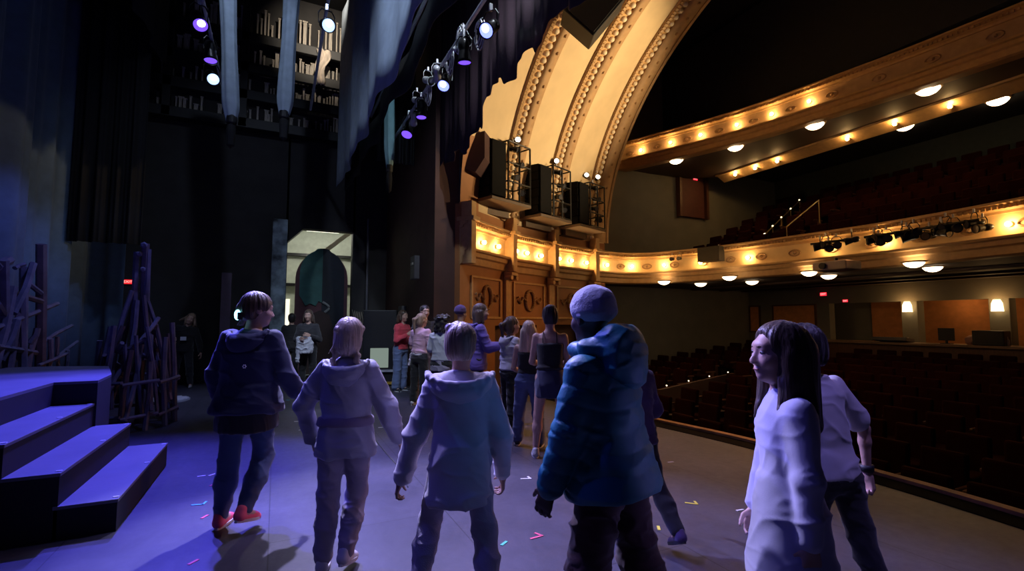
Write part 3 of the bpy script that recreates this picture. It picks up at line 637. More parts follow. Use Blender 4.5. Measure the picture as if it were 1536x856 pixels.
# diamond-like loudspeaker at the top
sp = empty('hanging_loudspeaker', (5.05, 6.95, 7.15)); sp.rotation_euler = Euler((math.radians(10), math.radians(40), math.radians(-20))); tag(sp, 'large black loudspeaker hung tilted in front of the arches', 'loudspeaker')
bm = B(); box(bm, (0, 0, 0), (.72, .6, .9), bev=.02); obj('cabinet', bm, M_BLACK, sp)
bm = B(); box(bm, (0, -.31, 0), (.64, .02, .82), bev=.005); obj('grille', bm, mat('speaker grille', (.02, .02, .024), .6, bump=.5, bscale=200), sp)
bm = B(); path_tube(bm, [(-.3, .1, .45), (-.5, .1, .9), (-.9, .2, 2.2)], .012, 6); obj('chain', bm, M_BLKMETAL, sp)
# boom positions: black loudspeaker column and cage of lanterns on a wall bracket
def boom(i, c, along_d, h, label_s, label_c, lamp_px, lamp_labels):
    """c: bottom centre of column, along_d: unit plan direction from column to cage"""
    ang = math.atan2(along_d[1], along_d[0]); R = Matrix.Rotation(ang, 3, 'Z')
    col_ = empty('loudspeaker_column', c, ang); tag(col_, label_s, 'loudspeaker', 'loudspeaker columns on the side wall')
    bm = B(); N = 6
    for k in range(N):
        z = (k + .5) * h / N; tip = (k - N / 2) * .035
        box(bm, (0, .05 * abs(tip) * 3, z), (.50, .42, h / N * .96), Matrix.Rotation(tip, 3, 'X'), .015)
    obj('cabinets', bm, mat('matte black cabinet', (.004, .004, .005), .9, spec=.15), col_)
    bm = B(); box(bm, (-.01, -.24, h / 2), (.42, .03, h * .94), bev=.01); obj('grille', bm, mat('black grille cloth', (.005, .005, .006), .9, spec=.15), col_)
    cg = empty('lantern_cage', (c[0] + along_d[0] * .62, c[1] + along_d[1] * .62, c[2]), ang); tag(cg, label_c, 'lighting cage', 'lantern cages on the side wall')
    bm = B(); wx, wy = .36, .26
    for x in (-wx, wx):
        for y in (-wy, wy): tube(bm, (x, y, 0), (x, y, h + .05), .02, n=8)
    for z in (.02, h / 3, 2 * h / 3, h + .05):
        for y in (-wy, wy): tube(bm, (-wx, y, z), (wx, y, z), .018, n=8)
        for x in (-wx, wx): tube(bm, (x, -wy, z), (x, wy, z), .018, n=8)
    tube(bm, (0, -wy, 0), (0, -wy, h), .024, n=8)
    obj('bars', bm, M_BLKMETAL, cg)
    bm = B(); box(bm, (-.28, .02, -.05), (1.25, .66, .07), bev=.01); box(bm, (-.28, .38, -.16), (1.0, .25, .16)); obj('platform', bm, mat('brown bracket', (.13, .08, .05), .6), cg)
    for k in range(4):
        z = .22 + k * h / 4; p = Vector(cg.location) + R @ Vector((.08 * (-1) ** k, -wy - .02, z))
        fixture(p, R @ Vector((-.5 + .3 * k, -.9, -.25)), mat('dark lens', (.05, .05, .06), .1), 'unlit black lantern in the cage %s, %s from the bottom' % (['nearest the proscenium', 'in the middle of the wall', 'nearest the balcony'][i], ord_(k)), 'unlit lanterns in the wall cages', scale=.62)
    for (lp, lab) in zip(lamp_px, lamp_labels):
        d0 = (Vector(cg.location)[:2]); hfw = Vector((math.sin(YAW), math.cos(YAW))); dep = Vector(d0).dot(hfw) - .1
        q = at_depth(*lp, dep); fixture(q, (-.35, -.9, .1), glow('white lamp', (1, .9, .75), 7), lab, 'white lamps on top of the cages', scale=.62)
ad = Vector((.93, .37)).normalized()
boom(0, (4.00, 9.18, 4.02), (ad.x, ad.y), 1.24, 'black loudspeaker column nearest the proscenium', 'lantern cage nearest the proscenium, below the first arch', [(759, 199), (777, 209)], ['lit white lamp on the upper left of the nearest cage', 'lit white lamp on the right of the nearest cage'])
boom(1, (5.62, 10.02, 3.98), (ad.x, ad.y), 1.22, 'black loudspeaker column in the middle of the side wall', 'lantern cage in the middle of the side wall', [(822, 234), (835, 241)], ['lit white lamp atop the middle cage, upper of two', 'lit white lamp atop the middle cage, lower of two'])
boom(2, (7.12, 10.6, 3.98), (ad.x, ad.y), 1.14, 'black loudspeaker column closest to the balcony', 'lantern cage closest to the balcony', [(880, 262), (897, 265)], ['lit white lamp on the left of the farthest cage', 'lit white lamp on the right of the farthest cage'])
pts_ = [at_depth(x, y, 9.35) for x, y in ((690, 206), (727, 196), (727, 236), (713, 258), (690, 250))]; n_ = Vector((.62, .74, 0)).normalized() * .38
bm = B(); a_ = [bm.verts.new(p) for p in pts_]; b2 = [bm.verts.new(p + n_) for p in pts_]; bm.faces.new(a_); bm.faces.new(b2[::-1])
for k in range(5): bm.faces.new((a_[k], b2[k], b2[(k + 1) % 5], a_[(k + 1) % 5]))
bmesh.ops.recalc_face_normals(bm, faces=bm.faces); tag(obj('side_loudspeaker', bm, mat('maroon cabinet', (.05, .018, .02), .8)), 'dark maroon slanted cabinet fixed between proscenium and first speaker column', 'loudspeaker')
# gear on the balcony front
def on_bal(px_, py_, z, off):
    q = at(px_, py_, z); s = nearest_s(BALP, q.x, q.y); p, d = along(BALP, s); n = Vector((d.y, -d.x)) * s_
    return Vector((p.x + n.x * off, p.y + n.y * off, z)), math.atan2(d.y, d.x), n, s
p, a, n, _ = on_bal(1060, 381, 3.27, .28); o = empty('projection_screen_box', p, a); tag(o, 'black box loudspeaker mounted on the lower balcony front', 'loudspeaker')
bm = B(); box(bm, (0, 0, 0), (.62, .32, .40), bev=.015); obj('cabinet', bm, M_BLACK, o); bm = B(); box(bm, (0, .2, .0), (.3, .3, .06)); obj('bracket', bm, M_BLKMETAL, o)
o.name = 'box_loudspeaker'
for i, (px_, py_) in enumerate([(1005, 388), (1019, 388), (1087, 386), (1093, 379)]):
    p, a, n, _ = on_bal(px_, py_, 3.24 if i < 3 else 3.34, .30); fixture(p, (n.x, n.y, -.1), MATS['dark lens'], ['small black lantern on the balcony front, leftmost of the pair', 'small black lantern on the balcony front, rightmost of the pair', 'lower small lantern beside the black balcony loudspeaker', 'upper small lantern beside the black balcony loudspeaker'][i], 'small lanterns on the balcony front', scale=.5)
def bal_pipe(pxa, pxb, z, off, label):
    _, _, _, sa = on_bal(*pxa, z, 0); _, _, _, sb = on_bal(*pxb, z, 0); pts = []; N = 14
    for k in range(N + 1):
        p, d = along(BALP, sa + (sb - sa) * k / N); n = Vector((d.y, -d.x)) * s_; pts.append(Vector((p.x + n.x * off, p.y + n.y * off, z)))
    bm = B(); path_tube(bm, pts, .028, 8)
    for p in pts[1::3]: q = p + Vector((off, 0, 0)); path_tube(bm, [p, p + (q - p) * 1.0, q + Vector((.1, 0, .25))], .016, 6)
    o = obj('balcony_rail_pipe', bm, M_BLKMETAL); tag(o, label, 'pipe'); return pts
for (pa, pb, lab, nn) in (((1232, 368), (1300, 362), 'short black lantern pipe in front of the balcony bulbs', 5), ((1312, 358), (1516, 334), 'long black lantern pipe towards the end of the balcony front', 15)):
    pts = bal_pipe(pa, pb, 3.2, .42, lab)
    for k in range(nn):
        t = (k + .5) / nn * (len(pts) - 1); i0 = int(t); p = pts[i0].lerp(pts[min(i0 + 1, len(pts) - 1)], t - i0) + Vector((-.03, 0, .0 + .06 * math.sin(k * 2.1)))
        fixture(p - Vector((0, 0, .10)), (-.5 - .3 * math.sin(k), .75 * math.cos(k * 1.4), -.12), MATS['dark lens'], 'unlit black lantern on the %s balcony pipe, %s along' % ('short' if nn == 5 else 'long', (ord_(k) if k < 12 else ['thirteenth', 'fourteenth', 'fifteenth'][k - 12])), 'unlit lanterns on the balcony pipes', scale=.72)
p = at(1255, 403, 2.45); o = empty('projector', (p.x, p.y, 2.50)); tag(o, 'pale boxy projector hung under the balcony soffit', 'projector')
bm = B(); box(bm, (0, 0, 0), (.5, .62, .17), bev=.02); obj('housing', bm, mat('beige plastic', (.5, .42, .33), .5), o); bm = B(); tube(bm, (0, 0, .08), (0, 0, .16), .03); obj('mount', bm, M_BLKMETAL, o)
bm = B(); tube(bm, (-.25, .1, 0), (-.30, .1, 0), .06, n=16); obj('lens', bm, M_BLACK, o)

# ================================================================== BACKSTAGE THINGS
# scenic arch standing in the dock
def arch_outline(w, h, leg, n=24, bump=True):
    pts = [(-w / 2, 0)]
    for k in range(n + 1):
        th = PI - PI * k / n; x = w / 2 * math.cos(th); z = h - w * .62 + w * .62 * (math.sin(th) ** .8 if math.sin(th) > 0 else 0)
        if bump and abs(k - n / 2) < n * .12: z += .05
        pts.append((x, z))
    pts.append((w / 2, 0)); return pts
ar = empty('scenic_arch', (1.12, 14.35, 0)); tag(ar, 'teal and maroon painted scenic arch standing in the dock doorway', 'scenery')
def slab(bm, pts, y0, y1):
    lo = [bm.verts.new((x, y0, z)) for x, z in pts]; hi = [bm.verts.new((x, y1, z)) for x, z in pts]; n = len(pts)
    bm.faces.new(lo); bm.faces.new(hi[::-1])
    for i in range(n): bm.faces.new((lo[i], hi[i], hi[(i + 1) % n], lo[(i + 1) % n]))
    bmesh.ops.recalc_face_normals(bm, faces=bm.faces)
bm = B(); slab(bm, arch_outline(1.36, 3.36, 0), 0, .3); obj('maroon_surround', bm, mat('maroon paint', (.13, .055, .07), .7), ar)
out = arch_outline(1.16, 3.42, 0)
lefth = [(x, z) for x, z in out if x <= 0.001 and z > 1.0]; righth = [(x, z) for x, z in out if x >= -.001 and z > 1.0]
wav = [(0.0, 1.95), (-.08, 2.0), (-.16, 1.86), (-.30, 1.93), (-.42, 1.86), (-.5, 2.02), (-.58, 2.15)]
bm = B(); slab(bm, [(-.58, 2.15)] + [p for p in lefth if p[1] > 2.2] + wav[:-1], -.05, -.002); obj('teal_panel', bm, mat('teal paint', (.045, .17, .16), .6, var=.15), ar)
bm = B(); slab(bm, [(0, 1.2)] + righth + [(.58, 1.2)], -.045, -.002); obj('navy_panel', bm, mat('navy paint', (.012, .02, .035), .6), ar)
bm = B(); slab(bm, [(-.40, 0), (-.40, 1.3), (-.3, 1.62), (-.05, 1.74), (.2, 1.62), (.3, 1.3), (.3, 0)], -.06, -.006); obj('inner_arch', bm, mat('brown paint', (.05, .03, .03), .7), ar)
bm = B(); path_tube(bm, [(.02 + .17 * math.sin(k * .35), -.08, 1.95 - .035 * k + .02) for k in range(9)], .035, 8); obj('curved_handle', bm, mat('grey paint', (.3, .33, .35), .5), ar)
for i, (px_, py0, py1, r, lab) in enumerate([(549, 370, 560, .03, 'thin vertical steel pole right of the dock door'), (585, 350, 560, .025, 'second thin vertical pole, nearer the proscenium pier'), (697, 345, 480, .03, 'pale door post edge behind the scenic arch')][:2]):
    q = at_y(px_, 500, 13.2); bm = B(); tube(bm, (q.x, q.y, 0), (q.x, q.y, 4.2), r, n=10); o = obj('vertical_pole', bm, mat('grey steel', (.13, .13, .15), .5, .5)); tag(o, lab, 'pole')
q = at_y(338, 480, 12.6); bm = B(); box(bm, (q.x, q.y, 1.27), (.20, .2, 2.54), bev=.01); o = obj('wooden_post', bm, mat('mauve grey timber', (.13, .10, .14), .8)); tag(o, 'square mauve-grey post standing left of the brick pier', 'post')
# electrical box, pale panel with a glow of its own, yellow strip
q = at_depth(571, 530, 11.2); o = empty('equipment_rack', (q.x, q.y, 0)); o.rotation_euler = (0, 0, -.3); tag(o, 'black equipment rack with a pale glowing panel near its foot', 'equipment rack')
bm = B(); box(bm, (0, 0, .85), (.75, .5, 1.7), bev=.02); obj('cabinet', bm, M_BLACK, o)
bm = B(); box(bm, (0, -.26, .62), (.40, .02, .44), bev=.01); obj('glow_panel', bm, glow('pale green glow', (.72, .9, .78), .28), o)
bm = B(); box(bm, (0, -.27, .33), (.62, .06, .05)); obj('shelf', bm, M_SILVER, o)
bm = B(); box(bm, (.02, -.2, .06), (.78, .3, .05)); obj('yellow_strip', bm, mat('yellow paint', (.55, .33, .04), .6), o)
# clutter on proscenium pier's offstage face: call box, handrail, rope loops
for i, (z, y, lab) in enumerate(((2.6, 10.2, 'small dark control box high on the wing side of the proscenium pier'), (1.55, 11.3, 'small dark control box low on the wing side of the proscenium pier'))):
    o = empty('control_box', (2.66, y, z)); tag(o, lab, 'control box'); bm = B(); box(bm, (0, 0, 0), (.12, .35, .5), bev=.01); obj('housing', bm, mat('grey enamel', (.1, .1, .11), .5), o)
    bm = B(); box(bm, (-.065, 0, .08), (.02, .16, .05)); obj('label_plate', bm, mat('pale plate', (.4, .4, .4), .5), o)
q = at_y(540, 470, 12.9); bm = B()
for j in range(5): path_tube(bm, [Vector((.06 * j - .12 + .04 * math.sin(k * .4), 0, -.02 * j + .55 - k * .055 if k < 14 else .55 - (28 - k) * .055)) + Vector((.09 if k > 13 else 0, 0, 0)) for k in range(28)], .012, 5)
o = obj('rope_coil', bm, mat('hemp rope', (.25, .21, .16), .8)); o.location = (q.x, 13.46, 1.2); tag(o, 'looped ropes hanging on the wall right of the scenic arch', 'rope')
# ---------------- platform and steps
M_TREAD = mat('painted tread', (.15, .15, .17), .5, var=.12, scale=3, bump=.1, bscale=40)
M_RISER = mat('near black riser', (.012, .012, .014), .8)
st = empty('stage_steps', (-1.3, 5.1, 0)); tag(st, 'dark painted steps climbing to the left platform', 'steps')
def stepbox(x0, x1, y0, y1, z, nm):
    bm = B(); box(bm, ((x0 + x1) / 2 + 1.3, (y0 + y1) / 2 - 5.1, z / 2 - .01), (x1 - x0, y1 - y0, z - .02)); r = obj(nm + '_box', bm, M_RISER, st)
    bm = B(); box(bm, ((x0 + x1) / 2 + 1.3, (y0 + y1) / 2 - 5.1, z - .01), (x1 - x0 + .012, y1 - y0 + .012, .024), bev=.004); t_ = obj('tread', bm, M_TREAD, st)
    bm = B()
    for y in (y0 + .05, (y0 + y1) / 2 + .1, y1 - .05): box(bm, (x1 + 1.3 - .02, y - 5.1, z + .004), (.035, .02, .004))
    obj('nosing_marks', bm, mat('white tape', (.8, .8, .8), .5), t_)
stepbox(-1.30, -.96, 4.33, 6.05, .22, 'lowest_step')
stepbox(-1.60, -1.28, 4.33, 6.08, .44, 'middle_step')
stepbox(-1.88, -1.57, 4.33, 6.06, .66, 'upper_step')
pf = empty('stage_platform', (-2.6, 6.4, 0)); tag(pf, 'dark raised platform at the top of the left steps', 'platform')
PP = [(-1.88, 2.6), (-1.88, 6.06), (-1.55, 6.06), (-1.60, 6.7), (-1.92, 7.9), (-2.56, 8.2), (-3.0, 8.2), (-3.0, 2.6)]
bm = B(); prism(bm, [(x + 2.6, y - 6.4) for x, y in PP], 0, .855); obj('skirt', bm, M_RISER, pf)
bm = B(); prism(bm, [(x + 2.6, y - 6.4) for x, y in PP], .855, .88); obj('deck', bm, M_TREAD, pf)
# ---------------- thicket scenery
M_STICK = mat('painted timber stick', (.16, .15, .21), .75, var=.35, scale=4, bump=.4, bscale=20)
M_STICK2 = mat('brown painted stick', (.13, .095, .12), .75, var=.3, scale=4, bump=.4, bscale=20)
def sticks(root, segs, name='stick'):
    for i, (a, b_, r) in enumerate(segs):
        bm = B(); a = Vector(a); b_ = Vector(b_); m_ = (a + b_) / 2 + Vector((.02 * math.sin(i * 3), .02 * math.cos(i * 2), 0))
        path_tube(bm, [a, a.lerp(m_, .6), m_, m_.lerp(b_, .5), b_], r, 6)
        obj(name, bm, M_STICK if i % 4 else M_STICK2, root)
tw = empty('spiky_timber_tower', (-1.78, 8.55, 0)); tag(tw, 'tall spiky tower of lashed timber sticks beside the platform', 'scenery')
rr_ = random.Random(5); segs = []
segs.append(((.05, .1, 0), (.04, .0, 2.58), .05)); segs.append(((-.05, .0, 1.2), (-.06, .02, 2.45), .04)); segs.append(((.1, .05, .9), (.07, .02, 2.5), .045))
H_ = [1.75, 1.55, 1.35, 1.9, 1.65, 1.2, 1.45, 1.0, 1.7, 1.3, 1.1, 1.5]
for k in range(12):
    an = 2 * PI * k / 12; segs.append(((.50 * math.cos(an), .62 * math.sin(an), 0), (.40 * math.cos(an + .12), .5 * math.sin(an + .12), H_[k] * .82), .035))
for k in range(14):
    an = 2 * PI * k / 14 + .2; z = .25 + .085 * k; an2 = an + 1.1; r0 = .46 - .09 * (z / .5)
    segs.append(((r0 * math.cos(an), 1.2 * r0 * math.sin(an), z), (r0 * math.cos(an2), 1.2 * r0 * math.sin(an2), z + rr_.choice((-.2, .2, .32))), .028))
for k in range(12):
    an = 2 * PI * k / 12 + .1; segs.append(((.52 * math.cos(an), .62 * math.sin(an), .15 + .1 * (k % 3)), (.22 * math.cos(an + .4), .26 * math.sin(an + .4), 1.0 + .13 * (k % 4)), .03))
for k in range(16):
    an = 2 * PI * k / 16 + .1; segs.append(((.44 * math.cos(an), .5 * math.sin(an), .1 * (k % 4)), (.30 * math.cos(an - .3), .34 * math.sin(an - .3), .9 + .12 * (k % 5)), .026))
for k in range(8):
    an = 2 * PI * k / 8; segs.append(((.30 * math.cos(an), .3 * math.sin(an), 1.0), (.10 * math.cos(an), .1 * math.sin(an), 1.75 + .07 * (k % 3)), .03))
for z in (.18, .62):
    for k in range(8):
        a0, a1 = 2 * PI * k / 8, 2 * PI * (k + 1) / 8; segs.append(((.52 * math.cos(a0), .63 * math.sin(a0), z), (.52 * math.cos(a1), .63 * math.sin(a1), z + .03), .025))
sticks(tw, segs)
for k, (z, s) in enumerate(((2.55, .05), (2.42, .045), (2.2, .04))): bm = B(); ball(bm, (.03 - .05 * (k % 2), -.03, z), s, 1); obj('knot', bm, M_STICK, tw)
tl = empty('timber_thicket', (-3.2, 8.75, 0)); tag(tl, 'wide thicket of crossed timber sticks standing behind the platform', 'scenery')
segs = []
for (x0, y0, x1, y1, r) in [(60, 562, 62, 366, .065), (34, 565, 36, 400, .05), (12, 568, 6, 390, .05), (-10, 560, 20, 430, .05), (-8, 430, 62, 452, .04), (-6, 492, 86, 455, .035), (-6, 400, 14, 390, .06), (0, 540, 25, 480, .05), (14, 560, 40, 430, .04), (20, 470, 50, 395, .045), (22, 402, 38, 396, .03), (-5, 520, 60, 530, .04), (40, 560, 54, 500, .04), (44, 515, 56, 492, .04), (66, 512, 108, 488, .028), (72, 560, 76, 508, .035), (88, 558, 86, 505, .03), (98, 556, 102, 525, .03), (80, 540, 116, 512, .025), (58, 548, 100, 530, .025), (4, 470, 36, 540, .04), (36, 420, 62, 440, .035), (-4, 455, 22, 500, .04), (24, 530, 48, 560, .035)]:
    a = at_x(x0, y0, -3.2 + .07 * math.sin(x0)); b_ = at_x(x1, y1, -3.2 + .07 * math.cos(x1))
    segs.append((a - tl.location, b_ - tl.location, r))
for px_ in (60, 34, 12, 76):
    a = at_x(px_, 560, -3.2); segs.append((Vector((a.x, a.y, 0)) - tl.location, a + Vector((0, 0, .1)) - tl.location, .05))
sticks(tl, segs)
q = at_depth(250, 602, 8.9); o = empty('light_patch_disc', (q.x, q.y, 0)); tag(o, 'low pale slatted disc in place of a light patch on the floor behind the timber tower', 'floor patch')  # slatted disc standing in for a light patch on the floor
bm = B(); lathe(bm, [(.0, .0), (.36, 0), (.36, .03), (.0, .03)], 28); obj('disc', bm, mat('grey blue disc', (.35, .36, .42), .5), o)
bm = B()
for k in range(-3, 4): L_ = 2 * math.sqrt(max(.01, .33 ** 2 - (k * .09) ** 2)); box(bm, (0, k * .09, .035), (L_, .03, .02))
obj('slats', bm, mat('pale slat', (.6, .6, .65), .5), o)
# ---------------- floor tape marks
TP = {'white': (.75, .75, .72), 'pink': (.8, .12, .2), 'cyan': (.1, .6, .75), 'yellow': (.75, .65, .08), 'green': (.1, .6, .35)}
marks = [(445, 632, 'white', 'I', 10, 'short white tape dash between the woman in the navy hoodie and the girl in grey'), (452, 645, 'white', 'I', 5, 'second white tape dash, just below the first'), (571, 641, 'white', 'I', 12, 'white tape dash right of the grey hooded girl at her hand'), (804, 806, 'pink', 'V', 30, 'pink tape corner mark left of the teal jacket'), (756, 815, 'green', 'I', 60, 'tiny green tape dot beside the walking boy'), (1036, 755, 'yellow', 'V', -20, 'yellow tape bracket mark right of the teal jacket'), (988, 792, 'yellow', 'I', 80, 'small yellow tape dot at the teal jacket figure'), (1006, 693, 'white', 'I', 15, 'small white mark on the brown-lit floor'), (296, 757, 'cyan', 'L', 10, 'cyan tape corner mark right of the lowest step'), (307, 775, 'pink', 'I', 85, 'pink tape mark just below the cyan corner'), (290, 843, 'pink', 'I', 75, 'pink tape mark nearest the bottom edge of the floor'), (319, 727, 'pink', 'I', 85, 'pink tape mark near the feet of the woman in navy'), (302, 714, 'white', 'I', 30, 'tiny white speck tape right of the lowest step'), (318, 712, 'white', 'I', 70, 'white speck tape beside the woman in navy'), (788, 718, 'white', 'V', 5, 'faint white scuff mark behind the boy in the white hoodie'), (1110, 765, 'white', 'I', 20, 'faint white mark left of the long-haired girl'), (432, 600, 'cyan', 'I', 0, 'cyan-tinted tape mark at the far centre of the floor')]
for x, y, c, k, a, lab in marks:
    q = at(x, y, 0); bm = B()
    if k == 'I': box(bm, (0, 0, .0015), (.085, .025, .003))
    else:
        box(bm, (0, 0, .0015), (.11, .022, .003)); box(bm, (.05, .035, .0015), (.022, .09, .003), Matrix.Rotation(.3 if k == 'V' else 0, 3, 'Z'))
    o = obj('tape_mark', bm, mat('tape ' + c, TP[c], .5)); o.location = (q.x, q.y, .001); o.scale = (.8, .8, 1); o.rotation_euler = (0, 0, math.radians(a) - YAW); tag(o, lab, 'tape mark', 'spike tape marks on the stage floor')
pts = [at(x, y, .004) for x, y in ((545, 640), (560, 655), (578, 678), (600, 702), (612, 730))]; bm = B(); path_tube(bm, pts, .005, 5); tag(obj('floor_cable', bm, M_BLKMETAL), 'thin dark cable lying on the floor between girl and boy', 'cable')
# ================================================================== SEATS
# balcony aisle rail with small lamps
pts = []
for i, p_ in enumerate([(1147, 352), (1159, 340), (1172, 327), (1186, 314), (1199, 301)]):
    lo, hi = 11.6, 18
    for _ in range(40):
        m_ = (lo + hi) / 2; q = at_x(*p_, m_)
        if q.z > rake(m_) + .45: lo = m_
        else: hi = m_
    pts.append(at_x(*p_, lo))
rail_a = at_x(1180, 340, 12.9); rail_b = at_x(1228, 300, 14.6)
RAILS = [(pts[0], pts[-1]), (rail_a, rail_b), (at(985, 581, -.05), at(1110, 555, -.05))]
def near_rail(loc):
    p = Vector((loc[0] + .1, loc[1]))
    for a, c in RAILS:
        a = a.to_2d(); c = c.to_2d(); t = max(0, min(1, (p - a).dot(c - a) / (c - a).length_squared))
        if (a.lerp(c, t) - p).length < .44: return True
    return False
def seat_proto(nm):
    e = empty(nm)
    bm = B(); box(bm, (0, 0, .43), (.46, .46, .11), bev=.03); obj('seat_cushion', bm, M_SEAT, e)
    bm = B(); box(bm, (0, .24, .66), (.48, .09, .56), Matrix.Rotation(-.12, 3, 'X'), .035); obj('backrest', bm, M_SEAT, e)
    for s in (-1, 1):
        bm = B(); box(bm, (s * .265, .06, .58), (.05, .38, .045), bev=.012); box(bm, (s * .265, .12, .28), (.04, .12, .58)); obj('armrest', bm, M_WOOD, e)
    return e
# -Y of a seat faces the stage: rotate so that it looks towards -X
sp_ = seat_proto('theatre_seat'); used = False; ns_ = 0
M_OFLOOR = mat('dark aisle carpet', (.006, .003, .003), .95, spec=.1)
rows = []
for r in range(12):
    X0 = 6.35 + .88 * r; zf = -1.15 + .085 * r; rows.append((X0, zf))
bm = B()
for X0, zf in rows: box(bm, (X0 + .1, 5.2, (zf - 1.6) / 2), (.88, 14.5, zf + 1.6))
structure('floor_orchestra', bm, M_OFLOOR, 'dark stepped floor under the orchestra seats', 'floor')
for r, (X0, zf) in enumerate(rows):
    ymin = .307 * X0 - .35; y = 12.35 if X0 > 9.4 else 11.0 - max(0, 8 - X0) * .9
    k = 0
    while y > ymin:
        bow = .012 * (y - 5) ** 2
        if not (abs(y - 8.9) < .35):
            loc = (X0 - bow * .3, y, zf)
            if near_rail(loc) or (r == 11 and y < 10.5): y -= .60; continue
            if not used: tag(sp_, 'dark red theatre seat in the orchestra rows below the stage', 'theatre seat', 'orchestra seats'); sp_.location = loc; sp_.rotation_euler = (0, 0, -PI / 2); used = True
            else: dup(sp_, loc, (0, 0, -PI / 2), 'dark red theatre seat in the orchestra rows below the stage', 'orchestra seats')
            ns_ += 1
        y -= .60
no_ = ns_
for r in range(8):
    xr = 11.75 + .86 * r + .45; z = rake(11.75 + .86 * r + .43) - .2; y = 12.55 - (.35 if r < 6 else 0)
    while y > .307 * xr - .35:
        if r == 0 and (y > 9.0 or True):
            pass
        # the front rows follow the curve: skip seats that would hang over the front
        fx = None
        for p in BALP:
            if abs(p.y - y) < .15: fx = p.x; break
        if (fx is None or xr > fx + .35) and not near_rail((xr, y)) and ns_ < 296:
            dup(sp_, (xr, y, z), (0, 0, -PI / 2), 'dark red theatre seat in the raked balcony rows', 'balcony seats'); ns_ += 1
        y -= .60
print('SEATS', no_, ns_)
o = empty('aisle_handrail', pts[0]); tag(o, 'brass aisle handrail with small lamps climbing the balcony seats', 'handrail')
bm = B(); path_tube(bm, [p - pts[0] for p in pts], .02, 8); obj('rail', bm, mat('brass', (.6, .45, .2), .35, .8), o)
for p in pts: bm = B(); tube(bm, p - pts[0], p - pts[0] - Vector((0, 0, .6)), .015, n=6); obj('post', bm, MATS['brass'], o)
for p in pts: bm = B(); ball(bm, p - pts[0] + Vector((0, 0, .03)), .028, 2); obj('lamp', bm, glow('aisle lamp', (1, .8, .45), 3), o)
p1 = at_x(1180, 340, 12.9); p2 = at_x(1228, 300, 14.6); bm = B(); path_tube(bm, [p1, p2], .018, 6); tube(bm, p1, p1 - Vector((0, 0, .7)), .015, n=6); tube(bm, p2, p2 - Vector((0, 0, .7)), .015, n=6); tag(obj('aisle_handrail', bm, MATS['brass']), 'plain handrail in the balcony right of the lamp-lit rail', 'handrail')
# low barrier with small lights in the orchestra
pp = [at(1000, 578, -.05), at(1033, 571, -.05), at(1064, 564, -.05), at(1092, 558, -.05)]
o = empty('orchestra_barrier', pp[0]); tag(o, 'low dark barrier with tiny lights among the orchestra seats', 'barrier')
d_ = (pp[3] - pp[0]); L_ = d_.length; M = Matrix.Rotation(math.atan2(d_.y, d_.x), 3, 'Z'); bm = B(); box(bm, d_ / 2 + Vector((0, 0, -.5)), (L_ + .8, .08, .9), M, .01); obj('panel', bm, M_DARKBROWN, o)
for p in pp: bm = B(); ball(bm, p - pp[0], .02, 1); obj('light', bm, MATS['aisle lamp'], o)
# ---------------- control booth at the back
bo = empty('booth_counter', (16.6, 6.4, 0)); tag(bo, 'long dark counter of the sound booth at the back of the house', 'counter')
bm = B(); box(bm, (0, 0, -.1), (.6, 7.4, 1.7)); obj('front', bm, M_WOOD, bo)
bm = B(); box(bm, (-.05, 0, .79), (.75, 7.5, .07), bev=.01); obj('worktop', bm, mat('worktop', (.25, .14, .08), .4), bo)
bm = B(); box(bm, (18.6, 5, 1.4), (.08, 9, 1.6)); structure('wall_booth', bm, mat('rust booth wall', (.6, .24, .08), .8), 'rust coloured rear wall inside the booth')
for i, (px_, py_) in enumerate(((1358, 460), (1493, 458))):
    q = at_x(px_, py_, 16.9); bm = B(); box(bm, (17.3, q.y, .95), (.4, .42, 2.3), bev=.02); structure('wall_booth_pillar_%d' % (i + 1), bm, MATS['grey green wall'], 'grey pillar of the booth carrying a lamp, %s' % ['nearer the wall panels', 'farther along the counter'][i])
    e = empty('wall_lamp', (17.0, q.y, q.z)); tag(e, 'glowing shaded wall lamp on the booth pillar %s' % ['nearer the wall panels', 'farther along the counter'][i], 'wall lamp', 'booth wall lamps')
    bm = B(); lathe(bm, [(.07, .16), (.11, .06), (.125, -.15), (.115, -.15), (.1, .05), (.06, .15)], 20); obj('shade', bm, glow('lamp shade', (1, .66, .3), 5), e, True)
    bm = B(); box(bm, (.06, 0, 0), (.06, .08, .2)); obj('bracket', bm, M_BLKMETAL, e)
    point('booth_lamp', (16.75, q.y, q.z + .1), WARM, 7, .1)
    point('booth_lamp', (18.0, q.y - .9, 2.0), WARM, 5, .1)
def desk(px_, kind, lab, cat):
    q = at_x(px_, 505, 16.5); e = empty(kind, (16.45, q.y, .825)); tag(e, lab, cat); return e
e = desk(1421, 'monitor', 'dark monitor standing on the booth counter between the lamps', 'monitor'); bm = B(); box(bm, (0, 0, .26), (.04, .36, .34), bev=.01); obj('screen', bm, M_BLACK, e); bm = B(); tube(bm, (0, 0, 0), (0, 0, .12), .03); box(bm, (0, 0, .01), (.2, .22, .02)); obj('stand', bm, M_BLACK, e)
e = desk(1488, 'mixing_rack', 'dark boxy rack on the booth counter below the farther lamp', 'equipment rack'); bm = B(); box(bm, (0, 0, .19), (.4, .62, .38), bev=.02); obj('case', bm, M_BLACK, e); bm = B(); box(bm, (-.2, 0, .2), (.01, .5, .28)); obj('face_panel', bm, M_BLKMETAL, e)
e = desk(1340, 'mixing_desk', 'low mixing desk on the booth counter below the nearer lamp', 'mixing desk'); bm = B(); box(bm, (0, 0, .07), (.45, .9, .1), Matrix.Rotation(.15, 3, 'Y'), .01); obj('body', bm, mat('grey case', (.1, .09, .09), .5), e)
bm = B()
